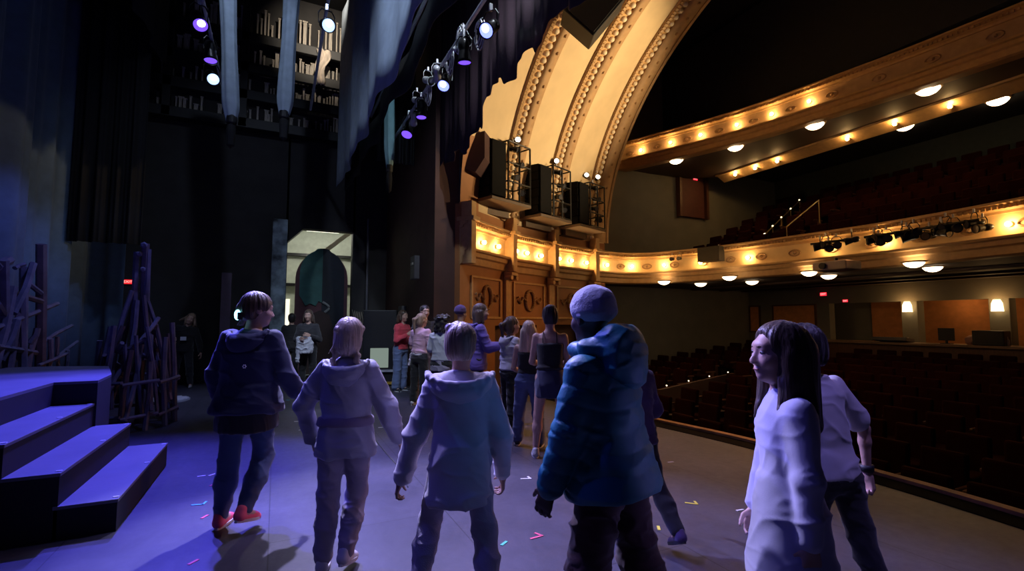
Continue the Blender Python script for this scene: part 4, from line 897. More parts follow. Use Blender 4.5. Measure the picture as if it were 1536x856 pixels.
for k in range(9): box(bm, (-.05, -.36 + .09 * k, .135), (.3, .02, .02))
obj('faders', bm, M_SILVER, e)
e = desk(1320, 'paper_cup', 'small pale cup at the near end of the booth counter', 'cup'); bm = B(); lathe(bm, [(0, 0), (.04, 0), (.055, .13), (.05, .13), (0, .02)], 14); obj('cup', bm, mat('paper', (.6, .5, .4), .7), e)
e = desk(1460, 'pink_bag', 'crumpled pinkish bag on the booth counter left of the dark rack', 'bag'); bm = B(); ball(bm, (0, 0, .12), .15, 2, (1, 1.1, .9)); 
for v in bm.verts: v.co += Vector((math.sin(v.co.y * 40), math.cos(v.co.z * 37), math.sin(v.co.x * 45))) * .012
obj('bag', bm, mat('pink plastic', (.45, .22, .17), .6), e)
e = desk(1512, 'bottle', 'small pale bottle on the booth counter right of the dark rack', 'bottle'); bm = B(); lathe(bm, [(0, 0), (.045, 0), (.045, .14), (.018, .19), (.018, .23), (0, .23)], 14); obj('bottle_body', bm, mat('paper', (.6, .5, .4), .7), e, True)

# ================================================================== FIGURES
# a small signed-distance modeller: blend rounded shapes, extract one continuous surface
class Vol:
    def __init__(s, lo, hi, h):
        s.h = h; s.lo = np.array(lo, np.float32); n = np.ceil((np.array(hi) - s.lo) / h).astype(int) + 1
        s.n = n; s.g = np.full(n, 1.0, np.float32)
        s.ax = [s.lo[i] + h * np.arange(n[i], dtype=np.float32) for i in range(3)]
    def _blk(s, lo, hi, m):
        a = np.clip(((np.array(lo) - m - s.lo) / s.h).astype(int), 0, s.n - 1); b_ = np.clip(((np.array(hi) + m - s.lo) / s.h).astype(int) + 2, 1, s.n)
        sl = tuple(slice(a[i], b_[i]) for i in range(3))
        X = s.ax[0][sl[0]][:, None, None]; Y = s.ax[1][sl[1]][None, :, None]; Z = s.ax[2][sl[2]][None, None, :]
        return sl, X, Y, Z
    def _put(s, sl, d, k, sub):
        g = s.g[sl]
        if sub: d = -d; h = np.maximum(k - np.abs(g - d), 0) / max(k, 1e-6); s.g[sl] = np.maximum(g, d) + h * h * k * .25
        else: h = np.maximum(k - np.abs(g - d), 0) / max(k, 1e-6); s.g[sl] = np.minimum(g, d) - h * h * k * .25
    def cone(s, a, b_, r0, r1, k=.02, sub=False):
        a = np.array(a, np.float32); b_ = np.array(b_, np.float32); R = max(r0, r1)
        sl, X, Y, Z = s._blk(np.minimum(a, b_) - R, np.maximum(a, b_) + R, k + 3 * s.h)
        d = b_ - a; L2 = float(d @ d) + 1e-9
        t = np.clip(((X - a[0]) * d[0] + (Y - a[1]) * d[1] + (Z - a[2]) * d[2]) / L2, 0, 1)
        q = np.sqrt((X - a[0] - t * d[0]) ** 2 + (Y - a[1] - t * d[1]) ** 2 + (Z - a[2] - t * d[2]) ** 2) - (r0 + (r1 - r0) * t)
        s._put(sl, q, k, sub)
    def ell(s, c, r, R=None, k=.02, sub=False):
        c = np.array(c, np.float32); r = np.array(r, np.float32); m = float(max(r))
        sl, X, Y, Z = s._blk(c - m, c + m, k + 3 * s.h); X = X - c[0]; Y = Y - c[1]; Z = Z - c[2]
        if R is not None:
            R = np.array(R, np.float32); X, Y, Z = (X * R[0, i] + Y * R[1, i] + Z * R[2, i] for i in range(3))
        k0 = np.sqrt((X / r[0]) ** 2 + (Y / r[1]) ** 2 + (Z / r[2]) ** 2); k1 = np.sqrt((X / r[0] ** 2) ** 2 + (Y / r[1] ** 2) ** 2 + (Z / r[2] ** 2) ** 2)
        s._put(sl, k0 * (k0 - 1) / np.maximum(k1, 1e-5), k, sub)
    def loft(s, o, R, prof, k=.02, e=2.3, sub=False):
        """stack of ovals in a local frame: rows (z, cx, cy, rx, ry)"""
        o = np.array(o, np.float32); R = np.array(R, np.float32); P = np.array(sorted(prof), np.float32)
        m = float(max(abs(P[:, 1]) + P[:, 3]) + max(abs(P[:, 2]) + P[:, 4])) ; zs = [o + R[:, 2] * P[0, 0], o + R[:, 2] * P[-1, 0]]
        sl, X, Y, Z = s._blk(np.min(zs, 0) - m * .8, np.max(zs, 0) + m * .8, k + 3 * s.h); X = X - o[0]; Y = Y - o[1]; Z = Z - o[2]
        x, y, z = (X * R[0, i] + Y * R[1, i] + Z * R[2, i] for i in range(3))
        zf = z.ravel(); I = [np.interp(zf, P[:, 0], P[:, j]).reshape(z.shape).astype(np.float32) for j in (1, 2, 3, 4)]
        q = ((np.abs((x - I[0]) / I[2]) ** e + np.abs((y - I[1]) / I[3]) ** e) ** (1 / e) - 1) * np.minimum(I[2], I[3])
        cap = np.maximum(P[0, 0] - z, z - P[-1, 0]); hh = np.maximum(.02 - np.abs(q - cap), 0) / .02
        s._put(sl, np.maximum(q, cap) + hh * hh * .005, k, sub)
    def mesh(s, name):
        g = s.g; n = g.shape; inside = g < 0
        c = inside[:-1, :-1, :-1].astype(np.int8)
        for dx in (0, 1):
            for dy in (0, 1):
                for dz in (0, 1):
                    if dx or dy or dz: c = c + inside[dx:n[0] - 1 + dx, dy:n[1] - 1 + dy, dz:n[2] - 1 + dz]
        act = (c > 0) & (c < 8); idx = np.argwhere(act); num = len(idx)
        vid = np.full(act.shape, -1, np.int32); vid[act] = np.arange(num)
        acc = np.zeros((num, 3), np.float32); cn = np.zeros(num, np.float32); i, j, k = idx.T
        for ax in range(3):
            o1, o2 = [q for q in range(3) if q != ax]
            for u in (0, 1):
                for v in (0, 1):
                    off = [0, 0, 0]; off[o1] = u; off[o2] = v; of2 = list(off); of2[ax] = 1
                    a = g[i + off[0], j + off[1], k + off[2]]; b_ = g[i + of2[0], j + of2[1], k + of2[2]]; m = (a < 0) != (b_ < 0)
                    t = np.where(m, a / np.where(m, a - b_, 1), 0)
                    for q in range(3): acc[:, q] += m * (t if q == ax else off[q])
                    cn += m
        V = s.lo + s.h * (idx + acc / cn[:, None]); Fs = []
        for ax in range(3):
            o1, o2 = [(1, 2), (2, 0), (0, 1)][ax]
            A = [slice(None)] * 3; Bs = [slice(None)] * 3; A[ax] = slice(0, -1); Bs[ax] = slice(1, None)
            a = inside[tuple(A)]; b_ = inside[tuple(Bs)]
            for flip in (0, 1):
                m = (a & ~b_) if not flip else (~a & b_)
                e = np.argwhere(m); e = e[(e[:, o1] > 0) & (e[:, o2] > 0) & (e[:, o1] < n[o1] - 1) & (e[:, o2] < n[o2] - 1)]
                if not len(e): continue
                q = []
                for du, dv in ((-1, -1), (0, -1), (0, 0), (-1, 0)):
                    f = e.copy(); f[:, o1] += du; f[:, o2] += dv; q.append(vid[f[:, 0], f[:, 1], f[:, 2]])
                q = np.stack(q, 1); Fs.append(q if not flip else q[:, ::-1])
        Fq = np.concatenate(Fs); Fq = Fq[(Fq >= 0).all(1)]
        return V.astype(np.float64), Fq
def vnoise(P, seed=0):
    """smooth value noise in -1..1"""
    I = np.floor(P).astype(np.int64); f = P - I; f = f * f * (3 - 2 * f); out = np.zeros(len(P))
    for dx in (0, 1):
        for dy in (0, 1):
            for dz in (0, 1):
                h = ((I[:, 0] + dx) * 73856093) ^ ((I[:, 1] + dy) * 19349663) ^ ((I[:, 2] + dz) * 83492791) ^ (seed * 2654435761); h = (h ^ (h >> 13)) * 1274126177 & 0xffffffff; h = (h ^ (h >> 16)) & 0xffff
                w = (f[:, 0] if dx else 1 - f[:, 0]) * (f[:, 1] if dy else 1 - f[:, 1]) * (f[:, 2] if dz else 1 - f[:, 2]); out += w * (h / 32767.5 - 1)
    return out
def relax(V, Fq, it=1, w=.5):
    n = len(V)
    for _ in range(it):
        acc = np.zeros_like(V); c = np.zeros(n)
        for a, b_ in ((0, 1), (1, 2), (2, 3), (3, 0)):
            for ch in range(3): acc[:, ch] += np.bincount(Fq[:, a], V[Fq[:, b_], ch], n) + np.bincount(Fq[:, b_], V[Fq[:, a], ch], n)
            c += np.bincount(Fq[:, a], minlength=n) + np.bincount(Fq[:, b_], minlength=n)
        V = V * (1 - w) + w * acc / np.maximum(c, 1)[:, None]
    return V
def vnormals(V, Fq):
    d1 = V[Fq[:, 2]] - V[Fq[:, 0]]; d2 = V[Fq[:, 3]] - V[Fq[:, 1]]; fn = np.cross(d1, d2); N = np.zeros_like(V)
    for c in range(4):
        for ch in range(3): N[:, ch] += np.bincount(Fq[:, c], fn[:, ch], len(V))
    return N / np.maximum(np.linalg.norm(N, axis=1), 1e-9)[:, None]
def vol_obj(vol, name, m, parent, disp=None, it=1):
    V, Fq = vol.mesh(name); V = relax(V, Fq, it)
    if disp: N = vnormals(V, Fq); V = V + N * disp(V)[:, None]
    me = bpy.data.meshes.new(name); me.vertices.add(len(V)); me.vertices.foreach_set('co', V.astype(np.float32).ravel())
    me.loops.add(len(Fq) * 4); me.polygons.add(len(Fq)); me.loops.foreach_set('vertex_index', Fq.astype(np.int32).ravel())
    me.polygons.foreach_set('loop_start', np.arange(0, len(Fq) * 4, 4, dtype=np.int32)); me.update(calc_edges=True); me.validate()
    me.polygons.foreach_set('use_smooth', np.ones(len(me.polygons), bool)); me.materials.append(m)
    return link(bpy.data.objects.new(name, me), parent)
def folds(amp, fx=4.5, fy=4.5, fz=8, seed=1, fine=0):
    def f(V):
        P = V * np.array([fx, fy, fz]); P = P + .35 * vnoise(V * 3.1, seed + 2)[:, None] + P[:, [2]] * np.array([.35, .2, 0])
        a = vnoise(P + 7.3 * seed, seed); a2 = vnoise(P * 2.1 + 1.7, seed + 5)
        r1 = (1 - np.abs(a)) ** 4; r2 = (1 - np.abs(a2)) ** 4
        return amp * (1.25 * r1 + .55 * r2 - .5) + amp * .35 * vnoise(V * 6.0, seed + 8)
    return f
def strands(amp=.004, f=110, fz=9, seed=1, wave=0):
    def g(V):
        c = V.mean(0); ph = np.arctan2(V[:, 1] - c[1], V[:, 0] - c[0]); P = np.stack([.085 * np.cos(ph) + .12 * (V[:, 0] - c[0]), .085 * np.sin(ph) + .12 * (V[:, 1] - c[1]), V[:, 2]], 1); return amp * vnoise(P * np.array([f, f, fz]), seed) + amp * .8 * vnoise(P * np.array([f * .4, f * .4, fz * .6]), seed + 3)
    return g
def Rx(a): return np.array(Matrix.Rotation(math.radians(a), 3, 'X'))
def Ry(a): return np.array(Matrix.Rotation(math.radians(a), 3, 'Y'))
def Rz(a): return np.array(Matrix.Rotation(math.radians(a), 3, 'Z'))
def unit(v): v = np.array(v, float); return v / np.linalg.norm(v)
EYEW = mat('eye white', (.45, .42, .40), .25); IRIS = mat('dark iris', (.03, .02, .015), .15)
def skinm(n, c): return mat('skin ' + n, c, .5, var=.05, scale=20, bump=.05, bscale=150)
SKIN = skinm('light', (.55, .34, .26)); SKIN_D = skinm('deep', (.06, .032, .022)); SKIN_T = skinm('tan', (.42, .25, .18))
def cloth(n, c, rough=.85, bump=.1, bs=130, sheen=.25, var=.06): return mat('cloth ' + n, c, rough, var=var, scale=9, bump=bump, bscale=bs, sheen=sheen)

def person(label, pos, face, H, P, group=None, vox=.009):
    """face: heading relative to the view direction (0 away from the camera, 90 to the picture's right, -90 to its left)"""
    g = P.get('girth', 1.0); hd = P.get('head', .222); root = empty('person'); tag(root, label, 'person', group)
    head_h = hd; L = H
    hipz = .515 * H; thigh, shin_ = .245 * H, .232 * H; ankle = .038 * H
    lean = P.get('lean', 4); T = Rz(P.get('twist', 0)) @ Rx(-lean) @ Ry(P.get('tilt', 0))
    # legs
    J = {}; toe = {}
    for s, nm in ((-1, 'L'), (1, 'R')):
        tp, kn, sp = P.get('leg' + nm, (0, 4, 2))[:3]; fp = P.get('leg' + nm, (0, 4, 2))[3] if len(P.get('leg' + nm, (0, 4, 2))) > 3 else None
        def dr(a, spl): return unit((s * math.sin(math.radians(spl)), math.sin(math.radians(a)), -math.cos(math.radians(a))))
        hip = np.array([s * .052 * H * g ** .5, 0, 0]); knee = hip + dr(tp, sp) * thigh; ank = knee + dr(tp - kn, sp * .6) * shin_
        J['hip' + nm], J['knee' + nm], J['ank' + nm] = hip, knee, ank
        if fp is None: fp = -max(0, (kn - tp) - 12) * .9
        yaw = P.get('toe' + nm, 8) * s
        toe[nm] = (yaw, fp)
    fl = .145 * H
    low = 1e9
    for nm in 'LR':
        yaw, fp = toe[nm]; Rf = Rz(-yaw) @ Rx(fp); J['Rf' + nm] = Rf
        for q in ((0, fl * .72, -ankle), (0, -fl * .26, -ankle), (0, fl * .3, -ankle)): low = min(low, (J['ank' + nm] + Rf @ np.array(q))[2])
    pz = -low
    for k_ in list(J):
        if k_[0] in 'hka': J[k_] = J[k_] + np.array([0, 0, pz])
    pel = np.array([0, 0, pz]); hipz = pz
    sh_h = (H - hd * .98 - .058 * H) - .515 * H
    TP_ = lambda x, y, z: pel + T @ np.array([x, y, z])
    sw = P.get('shoulder', .097) * H
    nb = TP_(0, -.005, sh_h + .02 * H)                       # base of neck
    HR = Rz(-P.get('hyaw', 0)) @ T @ Rx(lean * .8 + P.get('hpitch', 0)) @ Ry(P.get('hroll', 0))
    hc = nb + T @ np.array([0, .012 + .02 * (lean > 10), 0.0]) + HR @ np.array([0, .01, .045 * H + hd * .36])
    HPT = lambda x, y, z: hc + HR @ (np.array([x, y, z]) * hd / .225)
    for s, nm in ((-1, 'L'), (1, 'R')):
        up, fo = P.get('arm' + nm, ((s * .12, 0, -1), (s * .05, .15, -1)))
        shd = TP_(s * sw * .95, 0, sh_h - .032 * H / 1.6); u = unit(up); f_ = unit(fo); al = P.get('armlen', 1); J['sh' + nm] = shd; J['el' + nm] = shd + u * .17 * H * al; J['wr' + nm] = J['el' + nm] + f_ * .145 * H * al
        J['fo' + nm] = f_; J['u' + nm] = u
    S = lambda r: r * H / 1.6 * (g ** .6)
    allp = [v for k_, v in J.items() if isinstance(v, np.ndarray) and v.shape == (3,)] + [hc, nb]
    lo = np.min(allp, 0) - .27; hi = np.max(allp, 0) + .27; lo[2] = -.02; hi[2] = hc[2] + .2
    frame = dict(J=J, T=T, HR=HR, TP=TP_, HP=HPT, hc=hc, nb=nb, sw=sw, sh=sh_h, H=H, g=g, S=S, pz=pz, lo=lo, hi=hi, vox=vox, root=root, hd=hd, pel=pel, sc=hd / .225)
    # ---- body
    V = Vol(lo, hi, vox); skin = P.get('skin', SKIN); q = H / 1.6; tg = g
    V.loft(pel, T, [(-.07 * q, 0, 0, .11 * q * tg, .085 * q * tg), (0, 0, -.005, .145 * q * tg, .10 * q * tg), (.10 * q, 0, 0, .125 * q * tg, .085 * q * tg), (.2 * q, 0, 0, .115 * q * tg, .08 * q * tg), (sh_h - .13 * q, 0, 0, .135 * q * tg, .095 * q * tg), (sh_h - .05 * q, 0, -.005, sw * .95, .075 * q), (sh_h - .005 * q, 0, -.005, sw * .72, .06 * q), (sh_h + .035 * q, 0, -.005, sw * .36, .048 * q)])
    for s, nm in ((-1, 'L'), (1, 'R')):
        V.cone(J['hip' + nm], J['knee' + nm], S(.076), S(.050), .03); kd = J['ank' + nm] - J['knee' + nm]
        V.cone(J['knee' + nm], J['knee' + nm] + kd * .35, S(.048), S(.052), .02); V.cone(J['knee' + nm] + kd * .3, J['ank' + nm], S(.050), S(.030), .02)
        V.cone(J['ank' + nm], J['ank' + nm] + J['Rf' + nm] @ np.array([0, fl * .5, -ankle * .55]), S(.030), S(.024), .02)
        V.cone(J['sh' + nm], J['el' + nm], S(.044), S(.034), .03); fm_ = J['el' + nm] + (J['wr' + nm] - J['el' + nm]) * .3
        V.cone(J['el' + nm], fm_, S(.033), S(.034), .015); V.cone(fm_, J['wr' + nm], S(.033), S(.022), .015)
        hand(V, J['wr' + nm], J['fo' + nm], s, P.get('hand' + nm, {}), H / 1.6 * 1.0, vox)
    V.cone(nb - T @ np.array([0, 0, .03]), hc - HR @ np.array([0, .01, hd * .2]), S(.052), .048 * frame['sc'], .03)
    head(V, HPT, HR, frame['sc'])
    body = vol_obj(V, 'body', skin, root, it=1)
    # eyes
    if P.get('eyes', True):
        for s in (-1, 1):
            bm = B(); c = HPT(s * .031, .0775, .005); ball(bm, c, .0122 * frame['sc'], 2); e = obj('eye', bm, EYEW, root, True)
            bm = B(); ball(bm, HPT(s * .031, .0860, .0045), .0058 * frame['sc'], 1); obj('iris', bm, IRIS, e, True)
        bm = B()
        for s in (-1, 1): path_tube(bm, [HPT(s * (.016 + .008 * k), .0945 - .0018 * k * k, .026 + .003 * math.sin(k)) for k in range(4)], .0028, 5)
        o = obj('eyebrows', bm, P.get('hairm', IRIS), root)
        bm = B(); path_tube(bm, [HPT(x, .0955 - 14 * x * x, -.063) for x in (-.018, -.009, 0, .009, .018)], .0032, 6); obj('lips', bm, mat('lip', (.33, .10, .09), .45), root, True)
    # ---- shoes
    for nm in 'LR':
        sm, so = P.get('shoes', (mat('shoe black', (.03, .03, .03), .5), mat('sole white', (.7, .7, .7), .6)))
        c = J['ank' + nm]; Rf = J['Rf' + nm]; a = ankle; K = Vol(c - .24, c + .24, max(vox * .8, .005)); ft = lambda x, y, z: c + Rf @ np.array([x, y, z])
        k_ = H / 1.6
        K.cone(ft(0, -fl * .14, -a * .35), ft(0, fl * .50, -a * .62), .034 * k_, .030 * k_, .02); K.cone(ft(0, fl * .45, -a * .65), ft(.004, fl * .62, -a * .72), .031 * k_, .026 * k_, .02)
        K.cone(ft(0, -fl * .1, -a * .3), ft(0, -fl * .08, a * .25), .033 * k_, .036 * k_, .02); K.ell(ft(0, 0, a * .75), (.026, .030, .03), Rf, .01, True)
        K.loft(ft(0, 0, -a - .02), Rf, [(-.05, 0, .05, .2, .3), (.018, 0, .05, .2, .3)], .004, 3, True)
        bm_ = vol_obj(K, 'shoe', sm, root, it=1)
        bm = B(); N = 20; ring = []
        for k in range(N):
            an = 2 * PI * k / N; x = .040 * k_ * math.sin(an) * (1 - .12 * math.cos(an) * -1); y = fl * .24 + fl * .50 * math.cos(an); ring.append((x, y))
        lo_ = [bm.verts.new(ft(x * .97, y, -a)) for x, y in ring]; hi_ = [bm.verts.new(ft(x * 1.02, y, -a + .020)) for x, y in ring]
        bm.faces.new(lo_); bm.faces.new(hi_[::-1])
        for i in range(N): bm.faces.new((lo_[i], hi_[i], hi_[(i + 1) % N], lo_[(i + 1) % N]))
        bmesh.ops.recalc_face_normals(bm, faces=bm.faces); obj('sole', bm, so, bm_)
    for fn in P['wear']: fn(frame)
    hy = -YAW - math.radians(face)
    root.location = (pos[0], pos[1], P.get('z', 0)); root.rotation_euler = (0, 0, hy)
    return root, frame

def head(V, HP, HR, s):
    E = lambda c, r, k=.015, sub=False: V.ell(HP(*c), np.array(r) * s, HR, k, sub)
    E((0, -.012, .032), (.073, .092, .084)); E((0, .022, -.025), (.060, .070, .082), .03); E((0, .055, -.088), (.030, .032, .024), .03)
    E((0, .072, .032), (.048, .022, .02), .02)
    for q in (-1, 1):
        E((q * .033, .062, -.028), (.026, .026, .026), .02); E((q * .031, .098, .006), (.017, .013, .011), .012, True)
        E((q * .031, .0785, .0135), (.0155, .0125, .0078), .004); E((q * .031, .0785, -.0045), (.0145, .0115, .0055), .004)
        E((q * .074, -.006, -.008), (.009, .020, .031), .008); E((q * .084, -.002, -.006), (.004, .010, .017), .004, True)
        E((q * .009, .101, -.036), (.009, .010, .008), .008)
    V.cone(HP(0, .084, .014), HP(0, .106, -.026), .0065 * s, .0105 * s, .012)
    E((0, .088, -.058), (.022, .010, .005), .008); E((0, .086, -.068), (.018, .010, .006), .008)

def hand(V, w, f, s, o, k, vox):
    """palm, four unequal bent fingers and a thumb; o: n=palm normal, curl, thumb, scale"""
    f = unit(o.get('dir', f)); n = unit(np.array(o.get('n', (-s, 0, 0)), float)); n = unit(n - f * (n @ f)); t = unit(np.cross(f, n) * o.get('ts', -s if False else 1))
    fwd = np.array([0, 1, 0]); 
    if t @ fwd < 0: t = -t                      # thumb side points forward
    if 'tdir' in o: t = unit(np.array(o['tdir'], float)); t = unit(t - f * (t @ f)); n = n if abs(n @ t) < .9 else unit(np.cross(t, f)); n = unit(n - t * (n @ t))
    curl = math.radians(o.get('curl', 28)); k = k * o.get('scale', 1)
    V.cone(w, w + f * .03 * k, .022 * k, .024 * k, .015)
    for q in (-1, -.33, .33, 1):
        V.cone(w + f * .02 * k + t * q * .018 * k, w + f * .082 * k + t * q * .029 * k, .0145 * k, .0125 * k, .010)
    for i, (q, ln) in enumerate(((1, .070), (.33, .078), (-.33, .073), (-1, .058))):
        p = w + f * .084 * k + t * q * .029 * k; a = curl * .5; r = .0094 * k; d0 = unit(f + t * q * .06)
        for seg, m in enumerate((.44, .32, .26)):
            d = unit(d0 * math.cos(a) + n * math.sin(a)); e = p + d * ln * m * k; V.cone(p, e, max(r, vox * .95), max(r * .9, vox * .9), .003); p = e; a += curl; r *= .92
    p = w + f * .028 * k + t * .024 * k; d = unit(f * .55 + t * .75 + n * .35); e = p + d * .04 * k; V.cone(p, e, .0135 * k, .0115 * k, .010)
    d = unit(f * .8 + t * .4 + n * .35 * (1 + curl)); e2 = e + d * .032 * k; V.cone(e, e2, .0112 * k, .0098 * k, .004); V.cone(e2, e2 + unit(d + n * .4 * curl) * .024 * k, .0098 * k, .008 * k, .003)

# ---- garments: each returns a function that dresses the frame
def top(m, hem=-.08, th=.022, loose=1.0, sleeve='long', flare=0., hood=None, amp=.010, seed=1, cuff=None, cw=1.0, neck=.055, name='top', puff=0, nodes=None, band=None, sleeve_r=1.0, back=0.0, ztop=None):
    def f(F):
        J, T, H, S = F['J'], F['T'], F['H'], F['S']; q = H / 1.6; g = F['g']; V = Vol(F['lo'] - .05, F['hi'] + .02, F['vox']); sh = F['sh']; sw = F['sw']
        rows = [(hem, 0, -back, (.15 * q * g + th) * loose + flare, (.105 * q * g + th) * loose + flare)]
        if hem < 0: rows.append((0, 0, -.005 - back * .7, (.145 * q * g + th) * loose + flare * .4, (.102 * q * g + th) * loose + flare * .4))
        rows += [(.14 * q, 0, -.002 - back * .4, (.125 * q * g + th) * (1 + (loose - 1) * .9), (.088 * q * g + th) * (1 + (loose - 1) * .9)), (sh - .13 * q, 0, -.003, (.135 * q * g ** .8 + th) * (1 + (loose - 1) * .6), (.096 * q * g ** .8 + th) * (1 + (loose - 1) * .6)),
                 (sh - .055 * q, 0, -.006, sw + .004 + th * .4, .080 * q + th * .8), (sh - .012 * q, 0, -.006, sw * .84 + th * .3, .068 * q + th * .6), (sh + .022 * q, 0, -.008, sw * .56 + th * .25, .054 * q + th * .4), (sh + .048 * q, 0, -.008, neck + th * .1, neck + th * .1)]
        rows = [r for r in rows if r[0] >= hem - 1e-6]
        if ztop is not None:
            zt = sh - ztop * q; A_ = np.array(sorted(rows)); rows = [r for r in rows if r[0] < zt] + [(zt,) + tuple(np.interp(zt, A_[:, 0], A_[:, j]) for j in (1, 2, 3, 4))]
        V.loft(F['pel'], T, rows, .03, 2.4)
        for nm in 'LR':
            a, e, w = J['sh' + nm], J['el' + nm], J['wr' + nm]; t2 = th * sleeve_r
            if sleeve == 'long':
                V.cone(a, e, S(.043) + t2 * .62, S(.036) + t2 * .9, .04); V.cone(e, e + (w - e) * .93, S(.036) + t2 * .95, S(.026) + t2 * .8 * cw, .02)
                if cuff: c = e + (w - e) * .93; d = unit(w - e); V.cone(c - d * .01, c + d * .02, S(.028) + t2 * .5, S(.026) + t2 * .4, .006)
            elif sleeve == 'short': V.cone(a, a + (e - a) * .72, S(.047) + t2, S(.044) + t2 * 1.3, .03)
            elif sleeve == '3q': V.cone(a, e, S(.045) + t2, S(.036) + t2, .03); V.cone(e, e + (w - e) * .55, S(.036) + t2, S(.034) + t2, .02)
        if hood == 'solid':
            kx = 1; V.ell(F['TP'](0, -.105 * q - th, sh - .01 * q), np.array([.135, .06, .095]) * q * kx, T @ Rx(18), .035)
            V.cone(F['TP'](-.095 * q, -.03, sh + .045 * q), F['TP'](-.06 * q, -.10 * q, sh + .05 * q), .035 * kx, .038 * kx, .03); V.cone(F['TP'](.095 * q, -.03, sh + .045 * q), F['TP'](.06 * q, -.10 * q, sh + .05 * q), .035 * kx, .038 * kx, .03)
            V.cone(F['TP'](-.06 * q, -.11 * q, sh + .05 * q), F['TP'](.06 * q, -.11 * q, sh + .05 * q), .036 * kx, .036 * kx, .03)
            V.ell(F['TP'](0, -.085 * q, sh + .085 * q), np.array([.075, .055, .055]) * q, T @ Rx(-15), .02, True)
        # opening for the neck
        V.ell(F['TP'](0, .01, sh + .075 * q), np.array([.058, .055, .035]), T, .01, True)
        fo = folds(amp, seed=seed)
        if puff:
            pel = F['pel']; ti = T.T
            def disp(P_):
                base = fo(P_) * .5; loc = (P_ - pel) @ T; out = base + puff * (np.abs(np.sin(PI * (loc[:, 2] + .012 * vnoise(P_ * 9, 4)) / .085)) ** .5 - .6)
                for nm in 'LR':
                    a, e, w = J['sh' + nm], J['el' + nm], J['wr' + nm]
                    for p0, p1 in ((a, e), (e, w)):
                        d = p1 - p0; L_ = np.linalg.norm(d); d = d / L_; tt = (P_ - p0) @ d; rad = np.linalg.norm(P_ - p0 - tt[:, None] * d, axis=1); m_ = (rad < S(.045) + th + .035) & (tt > 0) & (tt < L_) & (np.abs(loc[:, 0]) > sw * .8)
                        out[m_] = (base + puff * (np.abs(np.sin(PI * tt / .075)) ** .5 - .6))[m_]
                return out
        else: disp = fo
        o = vol_obj(V, name, m, F['root'], disp, 1)
        if hood and hood != 'solid': hood_part(F, m, hood, seed)
        if band is not None:
            bm_, z0, z1, kb = band; K = Vol(F['pel'] - .32, F['pel'] + np.array([.32, .32, .75]), F['vox']); P_ = np.array(sorted(rows)); zs = [z0 + (z1 - z0) * i / 4 for i in range(5)]
            K.loft(F['pel'], T, [(z,) + tuple(np.interp(z, P_[:, 0], P_[:, j]) + (kb if j > 2 else 0) for j in (1, 2, 3, 4)) for z in zs], .01, 2.4); vol_obj(K, 'waistband', bm_, o, None, 1)
        return o
    return f
def hood_part(F, m, k=1.0, seed=1, ry=0):
    q = F['H'] / 1.6; TPf = F['TP']; sh = F['sh']; K = Vol(TPf(0, -.06, sh) - .33, TPf(0, -.06, sh) + .33, min(F['vox'], .007)); T = F['T'] @ Ry(ry)
    rim = []
    for i in range(17):
        ph = math.radians(-144 + 18 * i); rim.append(TPf((.132 * k * math.sin(ph) - .012 * (ry != 0)) * q, (-.052 - .098 * k * math.cos(ph)) * q, sh + (.026 - .050 * max(0, math.cos(ph)) - .045 * max(0, -math.cos(ph))) * q))
    K.ell(TPf(0, -.085 * q, sh - .028 * q), (.128 * k * q, .088 * k * q, .070 * q), T @ Rx(26), .03)
    K.ell(TPf(0, -.115 * q, sh - .075 * q), (.088 * k * q, .045 * q, .06 * q), T @ Rx(14), .035)
    K.ell(TPf(0, -.066 * q, sh + .045 * q), (.120 * k * q, .086 * k * q, .056 * q), T @ Rx(26), .008, True)
    for a, b_ in zip(rim, rim[1:]): K.cone(a, b_, .0125 * q, .0125 * q, .016)
    K.ell(TPf(0, .05, sh + .06), (.056 * q, .10, .10), F['T'], .01, True)
    return vol_obj(K, 'hood', m, F['root'], folds(.006 * k, 7, 7, 9, seed), 1)
def trousers(m, r=1.0, flare=1.0, amp=.007, seed=2, rise=.11, cuffz=.0, name='trousers', bag=0.0):
    def f(F):
        J, S, q, g = F['J'], F['S'], F['H'] / 1.6, F['g']; V = Vol(F['lo'], np.array([F['hi'][0], F['hi'][1], F['pz'] + .3]), F['vox'])
        V.loft(F['pel'], F['T'], [(-.09 * q, 0, 0, .12 * q * g, .092 * q * g), (-.02, 0, -.006, .150 * q * g + .008, .108 * q * g + .008), (rise * q, 0, 0, .130 * q * g + .01, .092 * q * g + .01)], .03)
        for nm in 'LR':
            h, k_, a = J['hip' + nm], J['knee' + nm], J['ank' + nm]; d = unit(a - k_)
            rk = max(S(.056) * r + .008, S(.052) + .008); rc = max(S(.054) * r + .008, S(.052) + .013); re_ = max(S(.040) * r * flare + .008, S(.032) + .012) + bag
            V.cone(h, k_, S(.082) * r ** .5 + .006, rk, .035); V.cone(k_, k_ + (a - k_) * .4, rk, rc, .02); V.cone(k_ + (a - k_) * .4, a + d * (cuffz - .028), rc, re_, .02)
        V.loft(np.array([0, 0, -.05]), np.eye(3), [(0, 0, 0, 2, 2), (.052, 0, 0, 2, 2)], .004, 2, True)
        return vol_obj(V, name, m, F['root'], folds(amp, 7, 7, 11, seed), 1)
    return f
